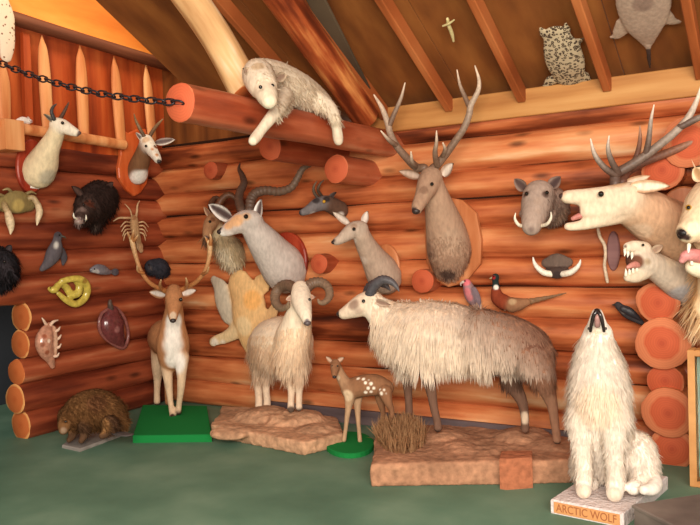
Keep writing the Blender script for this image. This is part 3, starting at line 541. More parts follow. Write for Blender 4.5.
tube('horn', t, BK, [(216, 214, .27, 3.6), (220, 202, .24, 3.6), (228, 195, .2, 3.3), (236, 199, .16, 2.6), (239, 208, .14, 1.6), (238, 213, .13, .6)], (104, 66, 42), (90, 58, 40), .1, 30); tube('horn', t, BK, [(212, 215, .24, 3.3), (211, 205, .16, 3), (215, 198, .1, 2.4), (222, 199, .06, .8)], (96, 60, 40), (80, 54, 38), .1, 30); eye(t, BK, 210, 221.5, .40, 1.5); nose(t, BK, [(208, 230, .4, 5.6), (207, 236, .44, 4.6)], (80, 60, 54))
# --- kudu
t = mount('kudu_mount', 'large pale grey kudu shoulder mount with white-rimmed ears and a long spiral horn', 'mounted head', BK, 285, 275); kg = (196, 182, 172)
plate_shape(BK, oval(286, 262, 20, 30), .005, .04, REDB, 'plaque', t)
o, dat = body('body', t, BK, [(kg, [(286, 271, .05, 23), (281, 264, .13, 22.5), (272, 253, .22, 19.5), (263, 241, .32, 16.5), (254, 229, .4, 13)]), (kg, [(252, 222, .43, 12), (245, 221, .47, 11.3), (236, 225, .53, 9.5), (229, 229, .58, 7.4), (225, 231, .61, 6), (223.5, 231.5, .62, 5.4)])], 1.7,
 [(236, 219, .6, 8, (218, 168, 124)), (228, 224, .64, 6, (214, 164, 122)), (246, 215, .55, 6, (206, 168, 134)), (222, 235, .64, 4.5, (232, 222, 212)), (230, 236, .6, 4, (226, 214, 204)), (219.5, 228, .66, 2.6, (70, 54, 50)), (240, 234, .52, 5, (214, 202, 192)), (268, 280, .15, 8, (120, 92, 78)), (252, 250, .35, 5, (150, 126, 112))], .012)
ear(t, BK, (232, 219, .44), (209, 204.5, .46), 7, (236, 228, 220), (84, 66, 64), (-.1, -1, .1), .4); ear(t, BK, (257, 221, .42), (261, 199.5, .42), 6.2, (238, 232, 226), (92, 74, 70), (-.1, -1, .1), .4); eye(t, BK, 246, 216.5, .54, 2.4); nose(t, BK, [(225, 231, .61, 6), (223.5, 231.5, .62, 5.4)], s=.66)
hc = (92, 70, 58)
tube('horn', t, BK, [(250, 211, .42, 5), (251, 200, .39, 5), (256, 193, .35, 4.9), (266, 190.5, .32, 4.6), (279, 191.5, .3, 4.3), (291, 187.5, .29, 3.9), (297.5, 178, .28, 3.5), (303, 168.5, .26, 3), (313, 164, .25, 2.2), (326, 163, .24, .8)], hc, (118, 92, 74), .08, 50, n=10)
tube('horn', t, BK, [(242, 211, .42, 4.6), (239, 201, .36, 4.4), (240, 192, .3, 4.1), (244, 183, .24, 3.5), (242, 175, .18, 2.8), (239, 169, .13, 1.8), (240, 163, .1, .6)], hc, (84, 62, 52), .08, 36)
# --- hanging pelt on the back wall
t = single('hanging_pelt', 'tan and grey hide with a dangling paw, pinned flat behind the ram', 'pelt', BK, [((232, 186, 128), [(240, 284, .03, 15), (248, 302, .04, 21), (249, 320, .04, 20), (251, 338, .03, 15), (255, 352, .02, 10), (258, 363, .02, 4)], .35), ((196, 182, 160), [(214, 280, .02, 5), (221, 289, .03, 10), (224, 302, .03, 11), (229, 314, .03, 11)], .35), ((232, 186, 128), [(262, 284, .03, 11), (268, 275, .03, 6), (270, 268, .02, 3)], .35), ((226, 196, 150), [(238, 330, .03, 9), (226, 337, .03, 6.5), (217, 340, .04, 5.5), (213, 342, .04, 5)], .5), ((228, 184, 130), [(262, 330, .03, 10), (270, 318, .03, 8), (276, 305, .03, 5)], .35)], 1.5,
 [(214, 343, .07, 5, (236, 222, 200)), (222, 344, .07, 4, (232, 216, 190)), (252, 300, .09, 10, (238, 176, 104)), (244, 326, .09, 10, (238, 206, 156)), (256, 346, .08, 8, (224, 196, 156))], .004)
# --- ram on its rock base
def rock(name, label, cat, floor, h, lumps, col, blobs=(), vox=.016, amp=.03):
    pts = [np.array(at(x, y, 2, 0)[:2]) for x, y in floor]; c = sum(pts) / len(pts); P = []
    b = prism('tmp', pts, 0, h, ROCK); me = b.data; V = np.array([v.co[:] for v in me.vertices]); Fc = [tuple(p.vertices) for p in me.polygons]; bpy.data.objects.remove(b); bpy.data.meshes.remove(me)
    parts = [(V, Fc)]
    for x, y, zz, r_, k in lumps:
        v, f = loft(np.array([[x, y, zz - .005], [x, y, zz]]), [r_, r_], 18); v[:, 2] = zz + (v[:, 2] - zz) * k; parts.append((v, f))
    V, Fc = join(parts); V, Fc = evalmesh(V, Fc, [('REMESH', dict(mode='VOXEL', voxel_size=vox)), ('SMOOTH', dict(factor=.5, iterations=3))])
    nz = np.array([[noise.noise((p[0] * s, p[1] * s, p[2] * s + 7)) for s in (4, 11, 27)] for p in V.tolist()]) @ np.array([1, .6, .35])
    C = lin(col) * (1 + .25 * nz)[:, None]; k = np.clip(V[:, 2] / .06, 0, 1); dirn = V - np.array([c[0], c[1], 0]); dirn /= np.linalg.norm(dirn, axis=1)[:, None]
    V = V + dirn * (amp * nz * k)[:, None]; V[:, 2] = np.maximum(V[:, 2], 0)
    o = mk(name, V, Fc, ROCK, None, np.clip(C, 0, 1), base=(c[0], c[1], 0)); return tag(o, label, cat), (V, Fc, C)
yr = fy(292, 410, .18); ra = [(212, 437), (246, 444), (304, 456), (345, 446), (338, 428), (290, 421), (222, 416)]
lum = [(*at(x, y, 2, .14)[:2], zz, rr, .28) for x, y, zz, rr in ((232, 426, .09, .17), (262, 412, .11, .24), (295, 415, .115, .24), (316, 424, .09, .16))]
rock('rock_base', 'low tan rock slab that carries the curly-horned ram', 'base', ra, .1, lum, (198, 152, 118))
fr = Fr(1, yr); t = thing('ram', 'shaggy cream ram with curled horns standing on a low tan rock', 'sheep', fr.p(285, 408, 0)); rc = (246, 224, 196); rl = (226, 200, 172)
o, dat = body('body', t, fr, [(rc, [(291, 341, -.04, 23), (282, 341, -.12, 25), (272, 342, -.22, 23), (265, 344, -.28, 18)]), (rc, [(290, 350, .0, 19), (294, 335, .06, 18), (298, 318, .1, 14), (300, 305, .12, 11)]), ((240, 222, 198), [(300.5, 289, .12, 9), (301, 297, .17, 10.5), (302.5, 305, .23, 9.6), (304.5, 312, .28, 7.8), (306.5, 318, .31, 5.8), (307, 321, .32, 4.8)]),
 (rl, [(290, 362, .0, 9), (291, 378, .0, 5.5), (291.5, 392, .01, 4), (291, 402, .01, 3.6), (291, 409, .03, 4)]), (rl, [(301, 360, .0, 9), (299.5, 378, .02, 5), (299, 392, .02, 3.8), (299, 402, .03, 3.4), (299, 408, .05, 3.8)]),
 (rl, [(262, 358, -.26, 11), (260, 374, -.25, 6.5), (258.5, 386, -.27, 4.6), (259, 398, -.22, 4), (259, 407, -.19, 4.2)]), (rl, [(270, 358, -.24, 10), (267, 374, -.22, 5.5), (266, 388, -.24, 4), (267, 399, -.2, 3.8), (267, 407, -.18, 4)])], 1.6,
 [(307, 322, .36, 4, (120, 110, 112)), (281, 372, -.1, 10, (176, 150, 124)), (291, 410, .04, 4, (96, 78, 66)), (299, 410, .05, 4, (96, 78, 66)), (259, 407, -.32, 4, (96, 78, 66)), (267, 407, -.32, 4, (96, 78, 66)), (265, 330, -.3, 12, (224, 190, 150))])  # the darker belly blob paints in the shade beneath the body
coat(t, dat, 6500, lambda q, P: np.where(q[:, 1] > 345, .11, .045), (0, -.2, -1), .16, .0042, lambda q, P: (q[:, 1] < 376) * (q[:, 1] > 312) * ((P[:, 1] > yr - .17) | (q[:, 1] > 326)), .12, dark=(.92, 1.1))
rh, rt = (112, 86, 68), (150, 124, 100)
tube('horn', t, fr, [(296, 290, .11, 5.4), (289, 285.5, .06, 5.6), (281, 287, .02, 5.4), (275.5, 294, .04, 5), (276, 303, .1, 4.4), (281, 308, .16, 3.6), (287, 306.5, .22, 2.6), (288.5, 302, .25, .9)], rh, rt, .1, 44, n=9); tube('horn', t, fr, [(305, 290, .11, 5.2), (312, 283.5, .06, 5.4), (321, 282.5, .02, 5), (328, 287.5, .03, 4.4), (329.5, 296, .08, 3.8), (325, 302, .15, 3), (320, 302.5, .2, 2.2), (318, 299.5, .23, .8)], rh, rt, .1, 44, n=9)
ear(t, fr, (293, 297, .13), (286, 300, .16), 2.8, (236, 214, 190), (200, 160, 140)); ear(t, fr, (308, 297, .13), (315, 297, .15), 2.8, (236, 214, 190), (200, 160, 140)); eye(t, fr, 295, 299, .21, 1.5); eye(t, fr, 309.4, 299.5, .225, 1.5); nose(t, fr, [(306.5, 318, .31, 5.8), (307, 321, .32, 4.8)], (96, 84, 84), .8)
# --- little horned head
t = mount('duiker_mount', 'small dark grey horned antelope head right of the spiral kudu horn tip', 'mounted head', BK, 336, 212)
body('body', t, BK, [((96, 70, 56), [(340, 210, .03, 9), (333, 206, .11, 8.6), (326, 203, .19, 8)]), ((112, 104, 104), [(324, 203, .2, 7.6), (317, 205, .26, 7), (310, 209, .32, 5.2), (304, 212, .36, 3.9), (302, 212.6, .37, 3.4)])], 1.2, [(300.5, 213, .38, 2.6, (60, 54, 56)), (316, 200, .3, 4, (60, 52, 52)), (342, 218, .1, 6, (226, 216, 204)), (312, 214, .31, 4, (176, 168, 164)), (327, 198, .24, 4, (52, 42, 40))], .012)
for s in ([(318, 198, .25, 1.8), (314, 192, .25, 1.6), (314, 186, .24, 1.2), (317, 181, .23, .4)], [(322, 197, .18, 1.8), (318, 190, .15, 1.6), (320, 184, .13, 1.2), (324, 180, .12, .4)]): tube('horn', t, BK, s, (70, 56, 46), (110, 88, 66), .12, 18)
ear(t, BK, (329, 199, .18), (336, 192, .17), 2.6, (90, 76, 70), (60, 46, 44)); eye(t, BK, 324, 201.5, .285, 1.7, AMBER)
# --- roe doe head
t = mount('doe_mount', 'hornless grey-tan doe head and neck mount right of the ram', 'mounted head', BK, 384, 282); dc = (178, 152, 132)
plate_shape(BK, oval(385, 268, 14, 24), .005, .03, BOARD, 'plaque', t)
body('body', t, BK, [(dc, [(385, 277, .04, 18), (380, 268, .1, 16.5), (373, 257, .17, 13), (366, 245, .25, 10.5), (361, 234, .31, 9)]), ((184, 162, 144), [(360, 229, .32, 8.8), (354, 230, .36, 8.6), (347, 234.5, .41, 7), (341, 239, .45, 5.2), (337, 241, .47, 4.4), (336, 241.6, .475, 4)])], 1.3, [(334.5, 241, .49, 2.4, (70, 56, 52)), (340, 245, .45, 3.4, (216, 204, 192)), (352, 240, .36, 5, (206, 192, 178)), (366, 258, .24, 6, (200, 180, 162)), (354, 225, .42, 4, (160, 132, 112))], .012)
ear(t, BK, (350, 224, .33), (333, 212, .33), 3.8, (178, 156, 140), (220, 204, 190)); ear(t, BK, (364, 224, .28), (367.5, 211, .28), 4.2, (190, 172, 158), (224, 210, 198)); eye(t, BK, 354, 229, .437, 1.8); nose(t, BK, [(337, 241, .47, 4.4), (336, 241.6, .475, 4)], s=.7)
# --- wapiti
t = mount('elk_mount', 'tall brown stag shoulder mount with wide forked antlers, above the long-haired tahr', 'mounted head', BK, 450, 278); ec = (172, 138, 114)
plate_shape(BK, [(427, 205), (440, 196), (462, 200), (476, 213), (481, 240), (480, 264), (464, 283), (448, 287), (434, 280), (426, 262), (424, 232)], .005, .045, BOARD, 'plaque', t)
o, dat = body('body', t, BK, [(ec, [(449, 262, .06, 19), (449, 250, .12, 22.5), (446, 232, .19, 20.5), (441, 213, .28, 16.5), (436, 196, .36, 13), (432, 184, .4, 12)]), ((168, 134, 110), [(431, 178, .41, 12), (428, 185, .47, 11.5), (424, 194, .54, 9), (420, 202, .6, 7.4), (417.5, 207, .64, 6.4), (417, 209, .65, 5.8)])], 1.7,
 [(447, 276, .18, 9, (92, 70, 60)), (414.5, 210, .68, 3.4, (66, 50, 46)), (420, 214, .62, 4, (120, 96, 82)), (432, 250, .25, 9, (140, 108, 88)), (452, 240, .28, 12, (176, 144, 120)), (424, 189, .6, 5, (136, 104, 84))], .012)
coat(t, dat, 1600, .03, (.1, 0, -1), .12, .004, lambda q, P: q[:, 1] > 235, .12, dark=(.95, 1.1)); nose(t, BK, [(417.5, 207, .64, 6.4), (417, 209, .65, 5.8)], s=.75)
ear(t, BK, (421, 177, .4), (399, 171, .4), 4.6, (150, 118, 96), (190, 164, 146)); ear(t, BK, (443, 176, .38), (453, 163, .38), 6, (166, 136, 116), (214, 196, 180), (-.2, -1, 0)); eye(t, BK, 432, 184, .567, 1.9); eye(t, BK, 420.5, 184.5, .45, 1.6)
a0, a1 = (116, 88, 70), (232, 206, 180)
antler(t, BK, [[(424, 168, .4, 4.4), (416, 167, .4, 4.2), (405, 156, .4, 3.9), (396, 145, .4, 3.6), (390, 133, .4, 3.4), (388, 124, .4, 3.2), (382, 108, .4, 2.4), (374, 95, .4, .8)], [(389, 126, .4, 3), (395, 112, .4, 2.5), (401, 98, .4, 1.8), (405, 83, .4, .6)], [(397, 146, .4, 3), (389, 140, .5, 2.2), (381, 131, .55, .7)], [(416, 167, .42, 3), (412, 162, .55, 2.2), (411, 152, .62, .8)]], a0, a1)
antler(t, BK, [[(433, 168, .4, 4.4), (437, 165, .4, 4.3), (446, 154, .4, 4), (456, 140, .4, 3.8), (464, 128, .4, 3.6), (469, 115, .4, 3.4), (471, 105, .4, 3.2), (478, 91, .4, 2.5), (479, 80, .4, 1.8), (475, 66, .4, .7)], [(470, 108, .4, 3), (465, 97, .4, 2.4), (460, 85, .4, 1.6), (457, 70, .4, .6)], [(437, 165, .42, 3.2), (435, 153, .52, 2.6), (436.5, 142, .56, 1.8), (436.5, 131, .58, .6)], [(441, 160, .38, 3), (445, 150, .48, 2), (443, 143, .54, .8)]], a0, a1)
# --- long-haired tahr on its sandy base
yt = fy(438, 430, .2); fr = Fr(1, yt)
ta = [(371, 487), (500, 485), (588, 483), (590, 462), (480, 447), (381, 440)]
lum = [(*at(x, y, 2, .14)[:2], zz, rr, kk) for x, y, zz, rr, kk in ((402, 440, .13, .17, .35), (438, 436, .14, .24, .25), (400, 458, .12, .16, .2), (480, 448, .13, .24, .2), (522, 438, .14, .22, .3), (556, 446, .13, .2, .33))]
bo, bd = rock('sand_base', 'long sandy brown base that carries the long-haired tahr', 'base', ta, .15, lum, (176, 128, 98), amp=.022)
coat(bo, bd, 1500, .11, (0, -.1, 1), .5, .005, lambda q, P: (np.hypot((q[:, 0] - 402) / 24, (q[:, 1] - 440) / 14) < 1) * (P[:, 2] > .1), .45, 'dry_grass', tint=((176, 136, 96), .8))
cb = [at(x, y, 2, 0)[:2] for x, y in ((500, 489), (507, 490), (533, 488), (533, 480), (502, 480))]
prism('corner_block', [np.array(p) for p in cb], 0, .19, ROCK, bo, cols=(176, 108, 76))
t = thing('tahr', 'long-haired brown and cream tahr with backswept horns standing on the sandy base', 'goat', fr.p(470, 436, 0))
t1c, t2c, t3c, lgc = (240, 222, 200), (222, 198, 174), (150, 108, 84), (112, 82, 66)
o, dat = body('body', t, fr, [(t1c, [(398, 326, 0, 24), (412, 328, 0, 26)]), (t2c, [(412, 329, 0, 27), (432, 330, .0, 29), (456, 331, 0, 28)]), (t3c, [(480, 335, 0, 27), (508, 340, 0, 25.5), (530, 346, 0, 21), (540, 353, 0, 15)]),
 (t1c, [(402, 326, 0, 23), (390, 320, .02, 20), (380, 312, .05, 16), (372, 305, .07, 12.5)]), ((224, 200, 174), [(371, 303, .08, 13.5), (363, 305, .11, 12), (354, 309, .14, 9.4), (346.5, 312.5, .16, 7), (344, 313.5, .165, 6.2)]),
 (lgc, [(424, 352, .07, 14), (427, 372, .07, 9), (431, 390, .07, 5.6), (434, 408, .07, 4.4), (437, 420, .08, 4), (438, 428, .1, 4.6)]), (lgc, [(406, 350, -.16, 12), (407, 372, -.16, 7.5), (408, 390, -.16, 4.6), (409, 406, -.16, 4), (409, 416, -.14, 4.2)]),
 (t3c, [(533, 358, .06, 18), (542, 374, .07, 13.5), (546, 388, .07, 9), (552, 404, .05, 6), (554, 418, .05, 4.8), (556, 431, .06, 4.4), (557, 440, .09, 4.8)]), (lgc, [(508, 362, -.16, 15), (512, 382, -.15, 9.5), (521, 399, -.16, 6), (524, 410, -.17, 4.8), (525, 421, -.16, 4.2), (525, 429, -.13, 4.6)])], 1.8,
 [(339.5, 315, .17, 3.2, (70, 54, 50)), (352, 304, .22, 7, (158, 130, 112)), (358, 314, .22, 7, (184, 158, 138)), (364, 302, .25, 4, (240, 228, 212)), (344, 318, .15, 5, (226, 206, 186)), (525, 418, -.13, 6, (210, 186, 160)), (557, 443, .09, 4, (50, 38, 34)), (438, 431, .1, 4, (50, 38, 34)), (455, 345, .15, 16, (222, 196, 172)), (486, 345, .15, 16, (196, 164, 142)), (535, 340, .1, 14, (110, 74, 58)), (516, 374, -.05, 6, (200, 176, 152))])
gx = np.clip((proj(dat[1][0])[:, 0] - 440) / 90 + (330 - proj(dat[1][0])[:, 1]) / 160, 0, 1)[:, None] if False else None
V_, F_, C_ = dat; q_ = proj(V_); g_ = np.clip((q_[:, 0] - 432) / 105 + (325 - q_[:, 1]) / 110, 0, 1)[:, None]; g_ = g_ * g_ * (3 - 2 * g_); up_ = ((q_[:, 1] < 372) & (q_[:, 0] > 385))[:, None] * 1.
dat = (V_, F_, C_ * (1 - up_) + up_ * (lin((244, 228, 208)) * (1 - g_) + lin((158, 116, 94)) * g_))
def tl(q, P):
    x, y = q[:, 0], q[:, 1]; m = np.where(x < 405, .14, np.where(x < 490, .145, .075)); return m * np.clip((y - 290) / 30, .35, 1)
coat(t, dat, 15000, tl, lambda q, P: np.column_stack([np.where(q[:, 0] < 420, -.1, .12), np.full(len(P), -.12), np.full(len(P), -1.)]), .13, .0042, lambda q, P: ((q[:, 1] < 366) & (q[:, 0] > 372) | ((q[:, 0] > 500) & (q[:, 1] < 385))) * 1., .07, dark=(.9, 1.12), droop=.25)
hb = (70, 66, 70)
tube('horn', t, fr, [(370, 294, .12, 5.4), (374, 286, .12, 5.4), (382, 280, .12, 4.8), (390, 281, .11, 3.8), (396, 286, .1, 2.4), (399, 291, .1, .7)], hb, (92, 86, 88), .08, 34); tube('horn', t, fr, [(367, 295, .02, 5), (370, 287, .0, 5), (378, 282.5, -.03, 4.4), (385, 285, -.05, 3.4), (390, 290, -.06, .8)], (62, 58, 62), (84, 78, 80), .08, 34)
ear(t, fr, (376, 301, .15), (390, 305, .18), 3.4, (206, 180, 156), (150, 120, 104)); eye(t, fr, 363.5, 301, .215, 1.8); nose(t, fr, [(346.5, 312.5, .16, 7), (344, 313.5, .165, 6.2)], s=.7)
# --- spotted fawn on a round green mat
mt = [at(350 + 24.5 * math.cos(a), 447 + 11.5 * math.sin(a), 2, 0)[:2] for a in np.linspace(0, 2 * math.pi, 28, endpoint=False)]
g = prism('green_mat', mt, 0, .035, GRN, base=(*at(350, 447, 2, 0)[:2], 0)); tag(g, 'small rounded green base under the spotted fawn', 'base')
fr = Fr(1, fy(352, 441, .035)); t = thing('fawn', 'small spotted brown fawn standing on the rounded green base', 'deer', fr.p(355, 441, 0)); fc = (144, 100, 70); fl = (188, 150, 116)
sp = [(358 + 5.2 * i + (j % 2) * 2.5, 378 + 4.5 * j + .5 * i, .052, 1.9, (240, 226, 206)) for i in range(6) for j in range(4)]
o, dat = body('body', t, fr, [(fc, [(351, 389, .02, 10.5), (362, 386, .0, 11), (375, 385, -.03, 11), (385, 388, -.05, 9)]), ((168, 128, 96), [(352, 390, .03, 9.5), (346, 384, .04, 7), (341, 376, .05, 5.4), (337, 368, .06, 5)]), (fc, [(335.5, 364, .07, 5.2), (335, 368, .1, 4.8), (334.5, 373, .14, 3.4), (334.5, 376, .16, 2.7)]),
 (fl, [(350, 396, .05, 6), (348.5, 407, .05, 3.6), (347, 418, .05, 2.6), (345.5, 430, .05, 2.1), (344, 440, .06, 2.4)]), (fl, [(357, 396, -.03, 6), (357.5, 407, -.03, 3.6), (358, 418, -.03, 2.6), (359, 430, -.02, 2.1), (360, 441, -.01, 2.4)]), (fc, [(385, 392, .0, 7.5), (388, 402, .0, 4.6), (392, 412, -.02, 2.6), (391, 424, .0, 2.1), (390, 436, .02, 2.3)]), (fc, [(380, 392, -.12, 7), (381, 403, -.12, 4.2), (383, 414, -.14, 2.5), (381, 424, -.12, 2), (380, 433, -.1, 2.2)])], 1., sp + [(334.4, 377, .18, 1.8, (50, 38, 34)), (347, 396, .1, 6, (214, 184, 150)), (337, 378, .1, 3, (206, 176, 146))])
ear(t, fr, (332.5, 362, .06), (326, 356.5, .06), 2.6, (160, 118, 88), (206, 170, 146)); ear(t, fr, (338, 361, .06), (344, 357.5, .06), 2.6, (160, 118, 88), (206, 170, 146)); nose(t, fr, [(334.5, 373, .14, 3.4), (334.5, 376, .16, 2.7)], s=.8); eye(t, fr, 332.2, 366, .125, .9); eye(t, fr, 337.6, 366, .125, .9)
# --- birds over the tahr
t = mount('galah', 'small grey parrot with a pink head on the logs above the tahr', 'bird', BK, 471, 300); 
body('body', t, BK, [((150, 120, 122), [(467, 283, .1, 4.4), (469, 289, .09, 6), (472, 297, .08, 6.8), (476, 304, .06, 5), (479, 312, .05, 3)]), ((126, 108, 114), [(474, 290, .12, 3.5), (477, 298, .11, 4), (479, 307, .08, 2.6)], .7)], 1., [(466, 281, .12, 5, (222, 116, 124)), (466, 292, .15, 5, (190, 112, 116)), (469, 298, .14, 4, (180, 110, 112))], .01)
tube('beak', t, BK, [(463, 282, .13, 1.5), (460.8, 283.5, .13, 1), (461, 285.6, .13, .4)], (206, 190, 176), (180, 164, 150)); eye(t, BK, 465, 281, .125 + .022, .8)
tube('perch', t, BK, [(470, 306, .005, 1.4), (471, 306, .1, 1.4)], (110, 70, 46), (110, 70, 46))
t = mount('pheasant', 'cock pheasant with white neck ring and long tail on the logs above the tahr', 'bird', BK, 515, 305)
body('body', t, BK, [((36, 48, 46), [(495.5, 277, .12, 3.8), (495.5, 282, .11, 3.3), (496, 288, .11, 3.9)]), ((132, 58, 34), [(496, 291, .11, 5), (498, 298, .1, 7.2), (505, 303, .1, 8)]), ((146, 104, 74), [(512, 305, .1, 8), (520, 304, .09, 6.2), (527, 302, .08, 4)])], 1.1, [(496, 287.4, .13, 2.6, (236, 228, 216)), (496, 287.4, .08, 2.6, (236, 228, 216)), (493.6, 277.5, .14, 2, (170, 34, 34)), (503, 310, .1, 5, (60, 36, 28)), (512, 300, .16, 5, (178, 146, 110))], .01)
tube('tail', t, BK, [(524, 303, .08, 3.6), (536, 300, .08, 2.6), (550, 297, .08, 1.6), (566, 293, .08, .5)], (134, 98, 66), (120, 88, 60), .1, 60, k=.4); tube('beak', t, BK, [(492.5, 277.5, .12, 1.2), (489.8, 278.6, .12, .4)], (200, 190, 150), (180, 170, 130)); eye(t, BK, 493.8, 276.5, .148, .7)
tube('perch', t, BK, [(505, 310, .005, 1.6), (505, 310, .12, 1.6)], (110, 70, 46), (110, 70, 46))
t = mount('dark_bird', 'small charcoal bird on the logs right of the white wolf nose', 'bird', BK, 629, 318)
body('body', t, BK, [((58, 54, 56), [(618, 305, .08, 3.6), (621, 308, .08, 4.2), (627, 312, .07, 6), (634, 317, .06, 5), (642, 323, .05, 2.4)])], 1., [(622, 312, .12, 3.4, (96, 88, 84))], .008, smooth=3); tube('beak', t, BK, [(615.5, 304.5, .08, 1.4), (612, 305, .08, .4)], (40, 36, 34), (60, 54, 50)); tube('wing', t, BK, [(623, 309, .12, 3), (631, 313, .11, 3.6), (640, 320, .08, 1)], (44, 42, 46), (36, 34, 38), k=.5)
# --- warthog and tusk trophy
t = mount('warthog_mount', 'grey warthog head mount with whiskered snout, left of the roaring stag', 'mounted head', BK, 542, 225); wg = (160, 136, 122)
o, dat = body('body', t, BK, [(wg, [(550, 206, .04, 20), (546, 204, .12, 20), (541, 203, .2, 18)]), ((170, 148, 134), [(539, 196, .25, 16.5), (537, 205, .31, 16), (534.5, 215, .38, 13.5), (532.5, 222, .43, 11.5), (531.5, 226, .46, 10)]), (wg, [(526, 213, .3, 6.5), (523, 214, .28, 4.5)]), (wg, [(547, 213, .28, 7), (552, 214, .26, 5)])], 1.6,
 [(531, 232, .56, 7.5, (112, 88, 82)), (528, 231, .58, 2, (40, 30, 30)), (534, 231.5, .58, 2, (40, 30, 30)), (527, 195, .36, 4, (104, 84, 76)), (546, 194, .36, 4, (104, 84, 76)), (538, 200, .43, 5, (170, 146, 130)), (560, 215, .1, 9, (186, 160, 140)), (537, 212, .44, 4, (172, 148, 132))], .012)
coat(t, dat, 1500, .03, (.2, 0, -1), .25, .003, lambda q, P: q[:, 0] > 546)
ear(t, BK, (526, 190, .26), (514.5, 179, .24), 5.6, (140, 116, 104), (84, 64, 60)); ear(t, BK, (550, 188, .24), (560.5, 176.5, .22), 6.2, (140, 116, 104), (74, 56, 54)); eye(t, BK, 526.5, 193.5, .4, 2); eye(t, BK, 547, 192.5, .39, 2)
for s in ([(526, 226, .44, 2), (519, 225, .5, 1.8), (515, 219, .52, 1.3), (515.5, 213, .52, .4)], [(540, 226, .44, 2), (547, 224, .48, 1.8), (551, 218, .5, 1.3), (551, 212, .5, .4)]): tube('tusk', t, BK, s, (222, 206, 180), (240, 230, 210))
t = mount('tusk_trophy', 'pair of curved white boar tusks on a small dark jaw, under the warthog head', 'trophy', BK, 557, 274)
body('jaw', t, BK, [((76, 60, 54), [(550, 271, .05, 5), (557, 273, .08, 6), (564, 271, .05, 5)], .8), ((108, 90, 80), [(546, 263, .03, 5), (557, 261, .04, 8), (568, 262, .03, 5)], .5)], 1., [(557, 275, .13, 5, (58, 46, 44)), (557, 264, .09, 3, (150, 132, 116))], .006)
for s in ([(551, 274, .09, 3.2), (544, 272.5, .11, 3.1), (538, 268, .12, 2.5), (534.5, 263, .12, 1.7), (533, 257.5, .12, .6)], [(563, 274, .09, 3.2), (570, 272.5, .11, 3.1), (576, 268.5, .12, 2.5), (579.3, 264, .12, 1.7), (580.5, 260, .12, .6)]): tube('tusk', t, BK, s, (240, 228, 206), (250, 244, 232))
# --- roaring red stag
t = mount('roaring_stag_mount', 'pale red stag shoulder mount roaring with open mouth and black antlers', 'mounted head', BK, 680, 262); sc = (224, 200, 172); sn = (196, 156, 124)
plate_shape(BK, oval(684, 228, 30, 42), .005, .05, BOARD, 'plaque', t)
o, dat = body('body', t, BK, [(sn, [(684, 236, .06, 32), (672, 230, .16, 30), (658, 221, .27, 27), (644, 212, .38, 24), (632, 206, .46, 21)]), (sc, [(628, 201, .5, 19.5), (616, 200, .54, 16.5), (603, 198.5, .59, 12.5), (589, 197.5, .63, 9.6), (577, 197, .66, 8), (567.5, 197, .68, 7)]), (sc, [(612, 209, .55, 13), (598, 210, .6, 11), (587, 210.5, .635, 9)]), (sc, [(620, 212, .5, 12), (607, 217, .56, 9.5), (594, 221.5, .61, 7.2), (582, 225, .64, 5.4), (572, 226.5, .66, 4.6), (568, 226.5, .665, 4.2)])], 1.7,
 [(562, 193, .71, 4, (216, 180, 150)), (576, 211, .66, 6, (104, 50, 40)), (569, 208, .68, 4.5, (150, 90, 76)), (566, 206, .71, 3, (120, 66, 56)), (562.5, 198, .74, 2.2, (110, 80, 70)), (617, 182, .55, 9, (214, 176, 138)), (640, 230, .45, 12, (206, 174, 146)), (665, 205, .3, 14, (168, 124, 92))], .012)
ear(t, BK, (631, 187, .56), (670, 186, .6), 6.5, (206, 168, 134), (240, 220, 198), (0, -1, .15)); ear(t, BK, (622, 186, .42), (650, 176, .3), 5, (190, 150, 116), (226, 200, 176)); eye(t, BK, 601, 194, .71, 3); nose(t, BK, [(577, 197, .66, 8), (567.5, 197, .68, 7)], (70, 52, 48), .6)
tube('tongue', t, BK, [(586, 214, .64, 3.4), (579, 216, .66, 3), (573, 218.5, .67, 2.2)], (170, 96, 90), (196, 124, 114), k=1)
d0, d1 = (92, 70, 60), (236, 216, 196)
antler(t, BK, [[(615, 184, .5, 5.4), (616, 174, .48, 5), (626, 168, .46, 4.8), (642, 158, .44, 4.6), (658, 146, .43, 4.3), (674, 133, .42, 4), (688, 118, .41, 3.6), (697, 100, .4, 2.4), (701, 86, .4, .8)], [(616, 175, .5, 3.8), (605, 168, .56, 3.2), (595, 155, .6, 2.4), (590.5, 139, .62, .7)], [(618, 173, .5, 3.6), (611, 160, .58, 3), (608, 148, .62, 2), (609, 136, .64, .6)], [(646, 155, .44, 3.6), (649, 138, .48, 2.8), (651, 120, .5, 1.9), (654, 105, .5, .6)], [(680, 127, .42, 3.6), (694, 120, .42, 3.4), (710, 112, .42, 2.4), (720, 100, .42, .8)]], d0, d1)
antler(t, BK, [[(622, 182, .4, 5), (627, 172, .32, 4.8), (642, 163, .26, 4.4), (662, 155, .2, 4.2), (684, 146, .15, 3.8), (706, 134, .12, 2.6), (722, 120, .1, .8)], [(630, 170, .32, 3.4), (637, 155, .3, 2.8), (640, 140, .28, 2), (640, 126, .28, .7)]], (104, 66, 52), (190, 140, 110))
# --- rod and narrow board under the stag's jaw
t = single('bent_stick', 'thin cream bent stick hanging below the roaring stag jaw', 'stick', BK, [((224, 200, 170), [(598, 229, .05, 1.7), (600, 237, .05, 1.8), (604.5, 245, .05, 1.8), (605.5, 255, .05, 1.7), (604.5, 265, .05, 1.7), (606, 274, .05, 1.8), (607.5, 282, .05, 1.6)])], .7, [], .005, HORN)
t = plate_shape(BK, oval(613, 251, 6.5, 20, 20), .005, .03, wood('mauve_wood', [(.3, (122, 82, 82)), (.7, (156, 114, 110))]), 'narrow_plaque', None); tag(t, 'narrow mauve oval board on the logs beside the cream bent stick', 'plaque')
